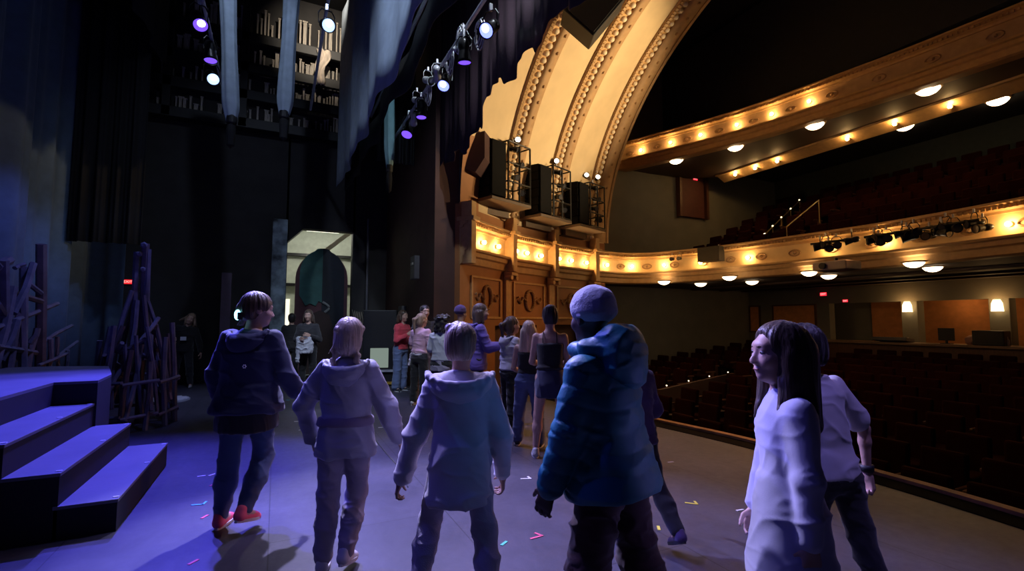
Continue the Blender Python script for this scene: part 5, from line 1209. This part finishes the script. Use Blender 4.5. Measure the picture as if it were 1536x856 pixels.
def skirt(m, length, r0=.15, r1=.17, amp=.006, seed=4, top_=.1, name='skirt'):
    def f(F):
        q, g = F['H'] / 1.6, F['g']; K = Vol(F['pel'] - np.array([.4, .4, length + .1]), F['pel'] + np.array([.4, .4, .2]), F['vox'])
        K.loft(F['pel'], np.eye(3), [(-length, 0, 0, r1 * q * g, r1 * .85 * q * g), (-.05, 0, 0, r0 * q * g + .02, r0 * .78 * q * g + .02), (top_ * q, 0, 0, .125 * q * g + .012, .09 * q * g + .012)], .01); return vol_obj(K, name, m, F['root'], folds(amp, 12, 12, 3, seed), 1)
    return f
def hair(m, kind='short', length=.3, amp=.004, seed=1, extra=None, vol=1.0, name='hair', vox=None, spread=.06, fwd=0.0):
    def f(F):
        HP, HR, s = F['HP'], F['HR'], F['sc']; c = F['hc']; K = Vol(c - np.array([.26, .26, .22 + length]), c + np.array([.26, .26, .24]), vox or min(F['vox'], .006)); E = lambda c_, r, k=.015, sub=False, R=None: K.ell(HP(*c_), np.array(r) * s, HR if R is None else R, k, sub)
        E((0, -.018, .040), (.082 * vol, .100 * vol, .088 * vol)); E((0, -.045, -.02), (.074 * vol, .070 * vol, .085), .03)
        down = np.array([0, 0, -1.0])
        if kind in ('long', 'pony', 'braids', 'curly', 'wavy'): E((0, -.05, -.05), (.078 * vol, .062 * vol, .075), .03)
        E((0, .105, -.045), (.066, .085, .095), .012, True)
        for q in (-1, 1): E((q * .085, .015, -.055), (.03, .045, .05), .012, True) if kind in ('short',) else None
        if kind == 'short': E((0, -.02, -.125), (.09, .1, .055), .015, True)
        if kind in ('long', 'wavy'):
            for x in (-.055, -.02, .02, .055):
                a = HP(x, -.075 + abs(x) * .5, -.02); b_ = a + down * length * (1 - abs(x) * 1.5) + HR @ np.array([x * spread * 10, -.015 - fwd, 0]); K.cone(a, b_, .048 * s, .032 * s, .03)
            for q in (-1, 1):
                a = HP(q * .072, -.005, 0); b_ = a + down * length * .8 + HR @ np.array([q * .012, .02, 0]); K.cone(a, b_, .030 * s, .022 * s, .025)
        if kind == 'curly':
            for i in range(26): an = i * 2.4; zz = .09 - i * .0085; E((.085 * math.cos(an), -.035 + .085 * math.sin(an) * (1 if math.sin(an) < 0 else .3), zz), (.045, .045, .045), .02)
        if kind == 'pony':
            a = HP(0, -.105, .035); K.ell(a, (.03, .03, .03), None, .02); b_ = a + HR @ np.array([0, -.055, -.03]); K.cone(a, b_, .024, .034, .02); K.cone(b_, b_ + down * length + HR @ np.array([0, .01, 0]), .036, .014, .02)
        if kind == 'braids':
            for q in (-1, 1):
                a = HP(q * .055, -.07, -.06)
                for i in range(int(length / .028)):
                    p = a + down * .028 * i + np.array([q * (.008 * i ** .7) + .006 * (-1) ** i, -.004 * i if i < 4 else -.016, 0]); K.ell(p, np.array([.021, .021, .022]) * (1 - i * .035), None, .006)
            for q in (-1, 1): K.cone(HP(q * .07, .02, .055), HP(q * .045, -.09, .0), .016, .017, .006)
        if extra: extra(K, F)
        return vol_obj(K, name, m, F['root'], (strands(amp, seed=seed, f=150, fz=7) if kind != 'curly' else (lambda V: amp * vnoise(V * 38, seed))), 1)
    return f
def hairm(n, c): return mat('hair ' + n, c, .42, var=.45, scale=30, bump=.5, bscale=90, stretch=(1, 1, .12), sheen=.15)
def blob(name, m, build, disp=None, lo=None, hi=None, vox=None):
    def f(F):
        K = Vol(F['lo'] - .1 if lo is None else lo(F), F['hi'] + .05 if hi is None else hi(F), vox or F['vox']); build(K, F); return vol_obj(K, name, m, F['root'], disp, 1)
    return f
def meshpart(name, m, build, smooth=False):
    def f(F): bm = B(); build(bm, F); return obj(name, bm, m, F['root'], smooth)
    return f
def foot(px_, py_, z=0): return at(px_, py_, z)
DENIM = cloth('denim', (.05, .09, .20), .8); BLK = cloth('black', (.012, .012, .014)); BROWNH = hairm('brown', (.07, .04, .025)); DARKH = hairm('dark', (.02, .014, .012)); BLOND = hairm('blond', (.60, .47, .34)); DKBLOND = hairm('dark blond', (.26, .17, .11))
SOLEW = mat('sole white', (.7, .7, .7), .6); SHOEW = mat('shoe white', (.65, .64, .66), .6); SHOEB = mat('shoe black', (.03, .03, .03), .5)
FG = None
# --- woman in the navy hooded jacket
NAVYC = cloth('navy', (.018, .024, .075), .75)
def led(K, F): pass
d = at_depth(368, 700, 3.62)
r, Fa = person('woman in navy hooded jacket and jeans walking away with pink sneakers', (d.x, d.y), 2, 1.69, dict(girth=1.18, head=.235, lean=3, hyaw=50, hroll=-4, hpitch=-6, skin=SKIN, hairm=BROWNH,
    legL=(-4, 5, 1.5), legR=(8, 46, 1, -14), armL=((-.34, -.12, -1), (.05, .35, -1)), armR=((.42, .0, -1), (.50, .40, -1)), handR=dict(curl=40), handL=dict(curl=35),
    shoes=(mat('pink mesh shoe', (.85, .12, .22), .6), SOLEW),
    wear=[trousers(DENIM, .86, .82, .006, 3), skirt(BLK, .20, .152, .168, name='black_shirt_hem', top_=.02),
          top(NAVYC, -.07, .030, 1.08, '3q', .03, hood=1.0, amp=.010, seed=2, name='hooded_jacket'),
          hair(BROWNH, 'short', .1, .004, 3, vol=1.09, extra=lambda K, F: (K.ell(F['HP'](0, -.10, .0), (.05, .035, .045), None, .02), [K.cone(F['HP'](-.05 - .01 * i, -.06, -.03), F['HP'](-.085 - .008 * i, -.07 - .01 * i, -.115), .014, .006, .008) for i in range(4)])),
          meshpart('jacket_emblem', mat('white print', (.85, .85, .9), .5), lambda bm, F: [ball(bm, F['TP'](.062 + .011 * math.cos(i * PI / 3), -.180, .268 + .011 * math.sin(i * PI / 3)), .005, 1) for i in range(6)])
          ]), vox=.0075)
# headset light at her neck
o = obj('headset_lamp', (lambda bm: (ball(bm, (0, 0, 0), .031, 2, (.75, .7, 1.3)), bm)[1])(B()), glow('headset lamp glow', (.3, .85, 1), 4.5), r); p = Fa['HP'](.018, -.128, -.052); o.location = p
o = obj('headset_pack', (lambda bm: (box(bm, (0, 0, 0), (.03, .03, .055), bev=.006), bm)[1])(B()), M_BLACK, r); o.location = Fa['HP'](.045, -.115, -.060)
# --- girl in grey hooded top
GREYC = cloth('blue grey satin', (.30, .30, .36), .5, .15, 80, .3); GREYT = cloth('mauve grey', (.30, .27, .33))
d = at_depth(517, 700, 3.05)
r, Fb = person('girl in grey belted hooded top and trousers with blond plaits walking away', (d.x, d.y), -2, 1.50, dict(girth=1.02, head=.222, lean=3, hairm=BLOND,
    legL=(-7, 6, 0), legR=(8, 42, -2, -12), armL=((-.58, -.12, -1), (.22, .30, -1)), armR=((.46, .0, -1), (.38, .15, -1)), handR=dict(curl=25), handL=dict(curl=35), toeL=12,
    shoes=(SHOEW, SOLEW),
    wear=[trousers(GREYT, 1.08, 1.0, .009, 5, cuffz=.005), top(GREYC, -.13, .022, 1.0, 'long', .014, hood=1.08, amp=.014, seed=6, cuff=True, sleeve_r=1.25, name='hooded_top', band=(cloth('dusty mauve', (.20, .16, .22)), .055, .115, .020)),
          hair(BLOND, 'braids', .40, .005, 7, vol=1.02, extra=lambda K, F: [K.cone(F['HP'](-.06, -.08, -.03), F['HP'](-.10, -.10, -.10), .012, .005, .01), K.cone(F['HP'](.03, -.1, .03), F['HP'](-.05, -.1, .05), .018, .018, .01)])]), vox=.0075)
# --- boy in white hoodie
WHITEC = cloth('off white fleece', (.56, .52, .55), .9, .1, 160, .5); LILAC = cloth('pale fleece trousers', (.42, .38, .46), .9, .3, 160, .4)
d = at_depth(690, 700, 2.62)
r, Fc = person('boy in off-white hoodie and pale joggers striding away, hands in long sleeves', (d.x, d.y), -4, 1.475, dict(girth=.98, head=.222, armlen=1.16, lean=5, hyaw=14, skin=SKIN_T, hairm=DKBLOND,
    legL=(12, 40, 14, -10), legR=(-12, 8, 9), armL=((-.38, .0, -1), (-.32, .05, -1)), armR=((.30, -.10, -1), (.05, .4, -1)), handL=dict(curl=50, scale=.9), handR=dict(curl=40),
    shoes=(SHOEW, SOLEW),
    wear=[trousers(LILAC, 1.0, 1.05, .008, 8), top(WHITEC, -.235, .028, 1.0, 'long', .012, hood=None, amp=.010, seed=9, cuff=True, sleeve_r=1.0, cw=1.15, name='hoodie'),
          lambda F: hood_part(F, WHITEC, 1.42, 4),
          hair(DKBLOND, 'short', .08, .005, 4, vol=1.05, extra=lambda K, F: [K.ell(F['HP'](-.03 + .03 * math.sin(i * 2.1), -.04 + .02 * i, .104 - .006 * abs(i - 1)), (.045, .022, .026), F['HR'] @ Rz(20 * i), .012) for i in range(5)])]), vox=.007)
# --- man in teal puffer jacket and beanie
TEAL = mat('teal nylon', (.012, .14, .19), .5, var=.08, scale=6, bump=.2, bscale=45); BEAN = cloth('grey knit', (.38, .38, .44), .9, .5, 70, .4)
d = at_depth(917, 700, 2.17)
def beanie(K, F):
    E = lambda c_, r_, k=.02, sub=False: K.ell(F['HP'](*c_), np.array(r_) * F['sc'], F['HR'], k, sub)
    E((0, -.018, .058), (.092, .112, .090)); E((0, -.02, .03), (.093, .112, .05), .02); E((0, -.01, -.075), (.13, .15, .062), .008, True)
def phood(K, F):
    TPf = F['TP']; sh = F['sh']; K.ell(TPf(0, -.135, sh + .01), (.150, .085, .115), F['T'] @ Rx(22), .05); K.ell(TPf(0, -.15, sh - .05), (.12, .07, .09), F['T'], .05); K.cone(TPf(-.10, -.02, sh + .045), TPf(-.08, -.12, sh + .06), .05, .062, .03); K.cone(TPf(.10, -.02, sh + .045), TPf(.08, -.12, sh + .06), .05, .062, .03)
    K.cone(TPf(-.08, -.13, sh + .07), TPf(.08, -.13, sh + .07), .06, .06, .03); K.ell(TPf(0, -.04, sh + .12), (.075, .09, .075), F['T'], .02, True)
r, Fd = person('person in teal puffer jacket and grey knit beanie turning left, seen from behind', (d.x, d.y), -56, 1.625, dict(girth=1.10, head=.232, lean=8, shoulder=.102, hyaw=22, skin=SKIN_D, eyes=False,
    legL=(10, 12, 3), legR=(-10, 14, 3), armL=((-.20, .16, -1), (-.10, .34, -1)), armR=((.2, .1, -1), (.0, .35, -1)), handL=dict(curl=34), handR=dict(curl=40),
    shoes=(SHOEB, SOLEW),
    wear=[trousers(cloth('maroon black', (.045, .010, .014)), 1.35, 1.5, .012, 10, bag=.02), top(TEAL, -.10, .052, 1.0, 'long', .03, hood=None, amp=.014, seed=11, puff=.007, sleeve_r=.70, name='puffer_jacket', cuff=True),
          blob('puffer_hood', TEAL, phood, folds(.013, 5, 5, 12, seed=5), vox=.008), blob('collar', TEAL, lambda K, F: [K.cone(F['TP'](.082 * math.cos(i * PI / 8), .012 + .078 * math.sin(i * PI / 8), F['sh'] + .045 + .012 * math.sin(i * PI / 8)), F['TP'](.082 * math.cos((i + 1) * PI / 8), .012 + .078 * math.sin((i + 1) * PI / 8), F['sh'] + .045 + .012 * math.sin((i + 1) * PI / 8)), .034, .034, .02) for i in range(16)], folds(.006, 9, 9, 9, seed=3), vox=.008),
          blob('beanie', BEAN, beanie, folds(.004, 9, 9, 9, seed=2), lo=lambda F: F['hc'] - .2, hi=lambda F: F['hc'] + .22, vox=.005), meshpart('beanie_label', SHOEW, lambda bm, F: box(bm, F['HP'](-.094, -.02, .012), (.004, .026, .01), Matrix(F['HR'].tolist())))]), vox=.0075)
# --- person behind the teal jacket
d = at_depth(952, 700, 3.35)
person('person in dark purple clothes mostly hidden behind the teal puffer jacket', (d.x, d.y), -20, 1.40, dict(girth=1.0, head=.215, armR=((.30, .1, -1), (.15, .75, -.5)), legL=(10, 10, 3), legR=(-18, 22, 3), hairm=BROWNH,
    shoes=(cloth('purple', (.06, .03, .10)), SHOEB), wear=[trousers(BLK, 1.05), top(cloth('purple', (.06, .03, .10)), -.08, .025, 1.0, 'long', name='sweater'), hair(BROWNH, 'long', .12, .006, 4)]))
# --- girl with long hair in profile
LAVC = cloth('pale shirt', (.48, .47, .60), .9, .04, 150, .5)
d = at_depth(1180, 700, 1.95)
def lhair(K, F):
    HP = F['HP']; dn = np.array([0, 0, -1.0])
    K.ell(HP(0, .118, .040), np.array([.080, .062, .066]) * F['sc'], F['HR'], .02, True); K.cone(HP(0, -.06, .02), HP(0, -.07, -.02) + dn * .24, .075, .066, .03); K.cone(HP(.0, -.10, .0), HP(0, -.115, 0) + dn * .28, .055, .05, .03)
    for q in (-1, 1):
        K.cone(HP(q * .055, -.02, .04), HP(q * .07, .0, -.10), .040, .036, .02); K.cone(HP(q * .07, .0, -.10), HP(q * .075, .035, -.1) + dn * .13, .036, .024, .02)
        K.cone(HP(q * .075, .035, -.1) + dn * .12, HP(q * .078, .062, -.1) + dn * .165, .020, .006, .02)
r, Fe = person('girl with long brown hair in oversized pale long-sleeved shirt, in profile to the left', (d.x, d.y), -84, 1.475, dict(girth=.86, head=.225, lean=0, shoulder=.092, hpitch=0, hyaw=-8, hairm=BROWNH,
    legL=(12, 10, 2), legR=(-12, 14, 2), armL=((-.12, -.02, -1), (-.02, .02, -1)), armR=((.14, .02, -1), (.0, .26, -1)), handL=dict(curl=40), handR=dict(curl=45),
    shoes=(SHOEW, SOLEW),
    wear=[trousers(BLK, .95), top(LAVC, -.30, .020, 1.0, 'long', .05, amp=.006, seed=12, sleeve_r=1.05, name='oversized_shirt', cw=1.25), hair(hairm('brown long', (.05, .027, .016)), 'long', .22, .003, 6, vol=1.05, extra=lhair, vox=.0055)]), vox=.0065)
# --- boy in white T-shirt
TEEW = cloth('white cotton', (.66, .64, .68), .85, .04, 150, .3)
d = at_depth(1246, 700, 2.34)
r, Ff = person('boy in white short-sleeved T-shirt and black trousers behind the long-haired girl', (d.x, d.y), -16, 1.47, dict(girth=.80, head=.22, lean=8, tilt=-4, hroll=-4, hairm=DARKH,
    legL=(12, 20, 3), legR=(-14, 10, 4), armL=((-.2, .1, -1), (-.0, .5, -1)), armR=((.74, -.12, -1), (.04, .0, -1)), handR=dict(curl=75, n=(-1, .1, 0)), handL=dict(curl=40),
    shoes=(SHOEW, SOLEW),
    wear=[trousers(BLK, 1.0), top(TEEW, -.02, .018, 1.0, 'short', .004, amp=.010, seed=13, name='t_shirt'), hair(DARKH, 'short', .08, .006, 8, vol=1.06),
          meshpart('wristband', M_BLACK, lambda bm, F: tube(bm, F['J']['wrR'] - F['J']['foR'] * .035, F['J']['wrR'] - F['J']['foR'] * .005, .031, .030, 16), True)]), vox=.007)

# --- group by the side wall, right of centre
GRP = 'group standing near the side wall'
d = foot(764, 648); person('girl with ponytail in pale grey hoodie and black trousers facing right', (d.x, d.y), 62, 1.53, dict(girth=.95, head=.22, hpitch=2, hairm=BROWNH, armR=((.2, .0, -1), (-.1, .9, -.35)), armL=((-.2, .0, -1), (.2, .8, -.4)), legL=(2, 4, 3), legR=(-2, 4, 3), shoes=(SHOEB, SOLEW),
    wear=[trousers(BLK, 1.1, 1.2), top(cloth('light grey', (.45, .44, .50)), .02, .030, 1.02, 'long', .004, hood=.95, name='hoodie', seed=14), hair(BROWNH, 'pony', .17, .005, 3)]), GRP)
d = foot(793, 668); person('girl with long blond hair in black cropped top and blue jeans seen from behind', (d.x, d.y), 8, 1.475, dict(girth=.97, head=.218, hyaw=-8, hairm=BLOND, armR=((.16, .05, -1), (-.3, .8, -.4)), armL=((-.2, .0, -1), (.3, .8, -.3)), legL=(4, 4, 6), legR=(-3, 4, 6), shoes=(SHOEB, SOLEW),
    wear=[trousers(cloth('mid denim', (.09, .13, .26)), 1.2, 1.35, seed=4), top(BLK, .075, .010, 1.0, None, 0, name='cropped_top', amp=.003, ztop=.09), hair(BLOND, 'long', .24, .005, 5),
          blob('waist_band', TEEW, lambda K, F: K.loft(F['pel'], F['T'], [(.085, 0, 0, .128, .094), (.11, 0, 0, .128, .094)], .004))]), GRP)
d = foot(826, 686); person('girl in black strappy top and dark skirt with bare legs seen from behind', (d.x, d.y), 6, 1.64, dict(girth=1.0, head=.225, hyaw=-10, hairm=DARKH, skin=SKIN, armR=((.15, .1, -1), (-.3, .9, -.2)), armL=((-.18, .1, -1), (.3, .9, -.2)), legL=(2, 3, 7), legR=(-1, 3, 7), shoes=(mat('pale trainer', (.55, .55, .55), .5), SOLEW),
    wear=[skirt(cloth('dark navy', (.025, .03, .075)), .20, .148, .158, .004), top(BLK, .10, .010, 1.0, None, 0, name='strappy_top', amp=.003, ztop=.10), meshpart('straps', BLK, lambda bm, F: [path_tube(bm, [F['TP'](q * .075, -.088, F['sh'] - .10), F['TP'](q * .075, -.086, F['sh'] - .05), F['TP'](q * .072, -.060, F['sh'] + .012), F['TP'](q * .07, .0, F['sh'] + .03), F['TP'](q * .07, .06, F['sh'] - .01)], .005, 6) for q in (-1, 1)]),
          blob('waist_band', TEEW, lambda K, F: K.loft(F['pel'], F['T'], [(.10, 0, 0, .133, .098), (.118, 0, 0, .133, .098)], .004)),
          hair(DARKH, 'short', .08, .006, 3, vol=1.05, extra=lambda K, F: K.ell(F['HP'](0, -.07, .10), (.05, .05, .035), None, .02)), meshpart('hair_clip', SHOEW, lambda bm, F: [ball(bm, F['HP'](-.075, -.02, .03 - .02 * k), .008, 1) for k in range(3)])]), GRP)
# --- group left of centre
GRL = 'group standing left of the side wall'
d = foot(600, 586); person('girl in red top and wide blue jeans with her arm bent', (d.x, d.y), 120, 1.69, dict(girth=.95, head=.23, hairm=BROWNH, armR=((.15, .1, -1), (-.5, .7, .5)), armL=((-.1, .2, -1), (.6, .7, .2)), shoes=(SHOEB, SOLEW),
    wear=[trousers(cloth('light denim', (.13, .18, .34)), 1.2, 1.5), top(cloth('red', (.65, .06, .09)), .0, .02, 1.0, 'long', name='red_top', seed=15), hair(BROWNH, 'long', .1, .006, 3)]), GRL)
d = at_depth(634, 600, 9.0); person('tall person in black standing behind the girl in the pink top', (d.x, d.y), 150, 1.76, dict(girth=1.05, head=.235, hairm=DARKH, shoes=(SHOEB, SHOEB), wear=[trousers(cloth('mauve grey', (.30, .27, .33)), 1.1), top(BLK, -.12, .03, 1.05, 'long', name='black_jacket'), hair(DARKH, 'short', .1)]), GRL)
d = foot(628, 607); person('girl in pale pink T-shirt with a wrap at her waist and black trousers', (d.x, d.y), 25, 1.60, dict(girth=.93, head=.225, hyaw=20, hairm=DKBLOND, armR=((.25, .0, -1), (.1, .3, -1)), armL=((-.2, .0, -1), (.3, .5, -.8)), shoes=(mat('fluffy white shoe', (.7, .68, .7), .9, bump=.6, bscale=60), SOLEW),
    wear=[trousers(BLK, 1.15, 1.3), top(cloth('pale pink', (.68, .40, .52)), .06, .014, 1.0, 'short', name='pink_t_shirt'), hair(DKBLOND, 'pony', .22, .004, 4, vol=.98),
          blob('waist_wrap', cloth('pale wrap', (.5, .46, .5)), lambda K, F: (K.loft(F['pel'], F['T'], [(.02, 0, 0, .150, .112), (.09, 0, 0, .142, .106)], .01), K.cone(F['TP'](-.13, -.05, .05), F['TP'](-.15, -.08, -.14), .03, .02, .02)), folds(.008, 12, 12, 10, 3))]), GRL)
d = at_depth(661, 600, 7.5); person('person with dark curly hair in white top seen from behind', (d.x, d.y), 15, 1.56, dict(girth=.97, head=.225, hairm=DARKH, armR=((.2, 0, -1), (-.1, .6, -.6)), armL=((-.25, 0, -1), (-.05, .25, -1)), shoes=(SHOEB, SOLEW),
    wear=[trousers(BLK, 1.1), top(cloth('white top', (.55, .56, .62)), .04, .02, 1.02, 'short', name='white_top', seed=17), hair(DARKH, 'curly', .1, .012, 5, vol=1.15), blob('waist_wrap', cloth('lilac wrap', (.35, .32, .42)), lambda K, F: K.loft(F['pel'], F['T'], [(-.12, 0, 0, .165, .12), (.06, 0, 0, .15, .108)], .01), folds(.01, 10, 10, 6, 7))]), GRL)
d = at_depth(687, 600, 8.3); person('person with dark purple beanie behind the boy in the white hoodie', (d.x, d.y), 40, 1.72, dict(girth=1.0, head=.23, eyes=False, hairm=DARKH, shoes=(SHOEB, SOLEW), wear=[trousers(BLK), top(cloth('dark violet', (.03, .02, .06)), -.05, .03, 1.0, 'long', name='dark_sweater'),
    blob('beanie', cloth('violet knit', (.10, .06, .20), .9, .5, 70), beanie, folds(.004, 9, 9, 9, seed=2), lo=lambda F: F['hc'] - .2, hi=lambda F: F['hc'] + .22, vox=.006)]), GRL)
d = at_depth(715, 600, 7.0); person('tall person with long hair in purple jacket reaching towards the wall', (d.x, d.y), 78, 1.72, dict(girth=.98, head=.232, hairm=BROWNH, armR=((.2, .35, -1), (.1, 1, .12)), armL=((-.2, .35, -1), (.05, 1, .05)), shoes=(SHOEB, SOLEW), wear=[trousers(BLK, 1.05), top(cloth('royal purple', (.10, .06, .28), .7), -.12, .03, 1.02, 'long', .01, name='purple_jacket', hood=.8, seed=18), hair(BROWNH, 'long', .18, .005, 3)]), GRL)
# --- far people
d = at_depth(461, 560, 10.2); person('smiling woman in dark clothes holding a pale garment in front of the scenic arch', (d.x, d.y), 172, 1.70, dict(girth=1.0, head=.23, hairm=BROWNH, armR=((.25, .1, -1), (-.5, .8, .1)), armL=((-.3, .1, -1), (.5, .7, .3)), shoes=(SHOEB, SHOEB),
    wear=[trousers(BLK), top(cloth('charcoal', (.03, .03, .035)), -.05, .022, 1.0, 'long', name='dark_shirt'), hair(BROWNH, 'long', .14, .005, 3),
          blob('held_garment', cloth('pale cloth', (.55, .56, .62)), lambda K, F: (K.loft(F['pel'] + np.array([.0, .26, 0]), np.eye(3), [(-.08, 0, 0, .15, .06), (.12, .0, 0, .17, .07), (.25, .02, 0, .13, .05)], .02), K.cone(F['pel'] + np.array([.11, .28, .1]), F['pel'] + np.array([.13, .28, -.25]), .05, .03, .02)), folds(.018, 14, 14, 10, 4))]), None)
d = at_depth(435, 560, 11.2); person('person in black standing beside the dock doorway', (d.x, d.y), -20, 1.64, dict(girth=1.0, head=.23, hairm=DARKH, armR=((.35, .1, -1), (.35, .3, -1)), eyes=False, shoes=(SHOEB, SHOEB), wear=[trousers(BLK), top(BLK, -.05, .022, 1.0, 'short', name='black_t_shirt'), hair(DARKH, 'short', .1)]), None)
d = at_depth(274, 560, 10.6); r, Fp = person('woman in black with a white badge leaning by the dark left wing', (d.x, d.y), 155, 1.66, dict(girth=1.02, head=.235, lean=6, tilt=-7, hroll=-10, hairm=DKBLOND, armR=((.35, .2, -1), (-.2, .9, .1)), armL=((-.3, .1, -1), (-.2, .3, -1)), legL=(12, 20, 6), legR=(-8, 8, 8), shoes=(mat('grey shoe', (.4, .38, .38), .6), SHOEB),
    wear=[trousers(BLK), top(BLK, -.05, .026, 1.0, 'long', name='black_sweater'), hair(DKBLOND, 'long', .13, .006, 3, extra=lambda K, F: K.cone(F['HP'](.06, -.02, .02), F['HP'](.17, -.05, -.08), .035, .02, .02)),
          meshpart('badge', mat('badge white', (.8, .8, .85), .4), lambda bm, F: box(bm, F['TP'](.02, .165, .25), (.11, .01, .08), bev=.003))]), None)
point('wing_fill_lamp', (-2.0, 10.4, 2.6), (.8, .85, 1), 5, .1)  # unseen fill lamp in the left wing, no fitting modelled
print('VERTS', sum(len(o.data.vertices) for o in COL.objects if o.type == 'MESH'))
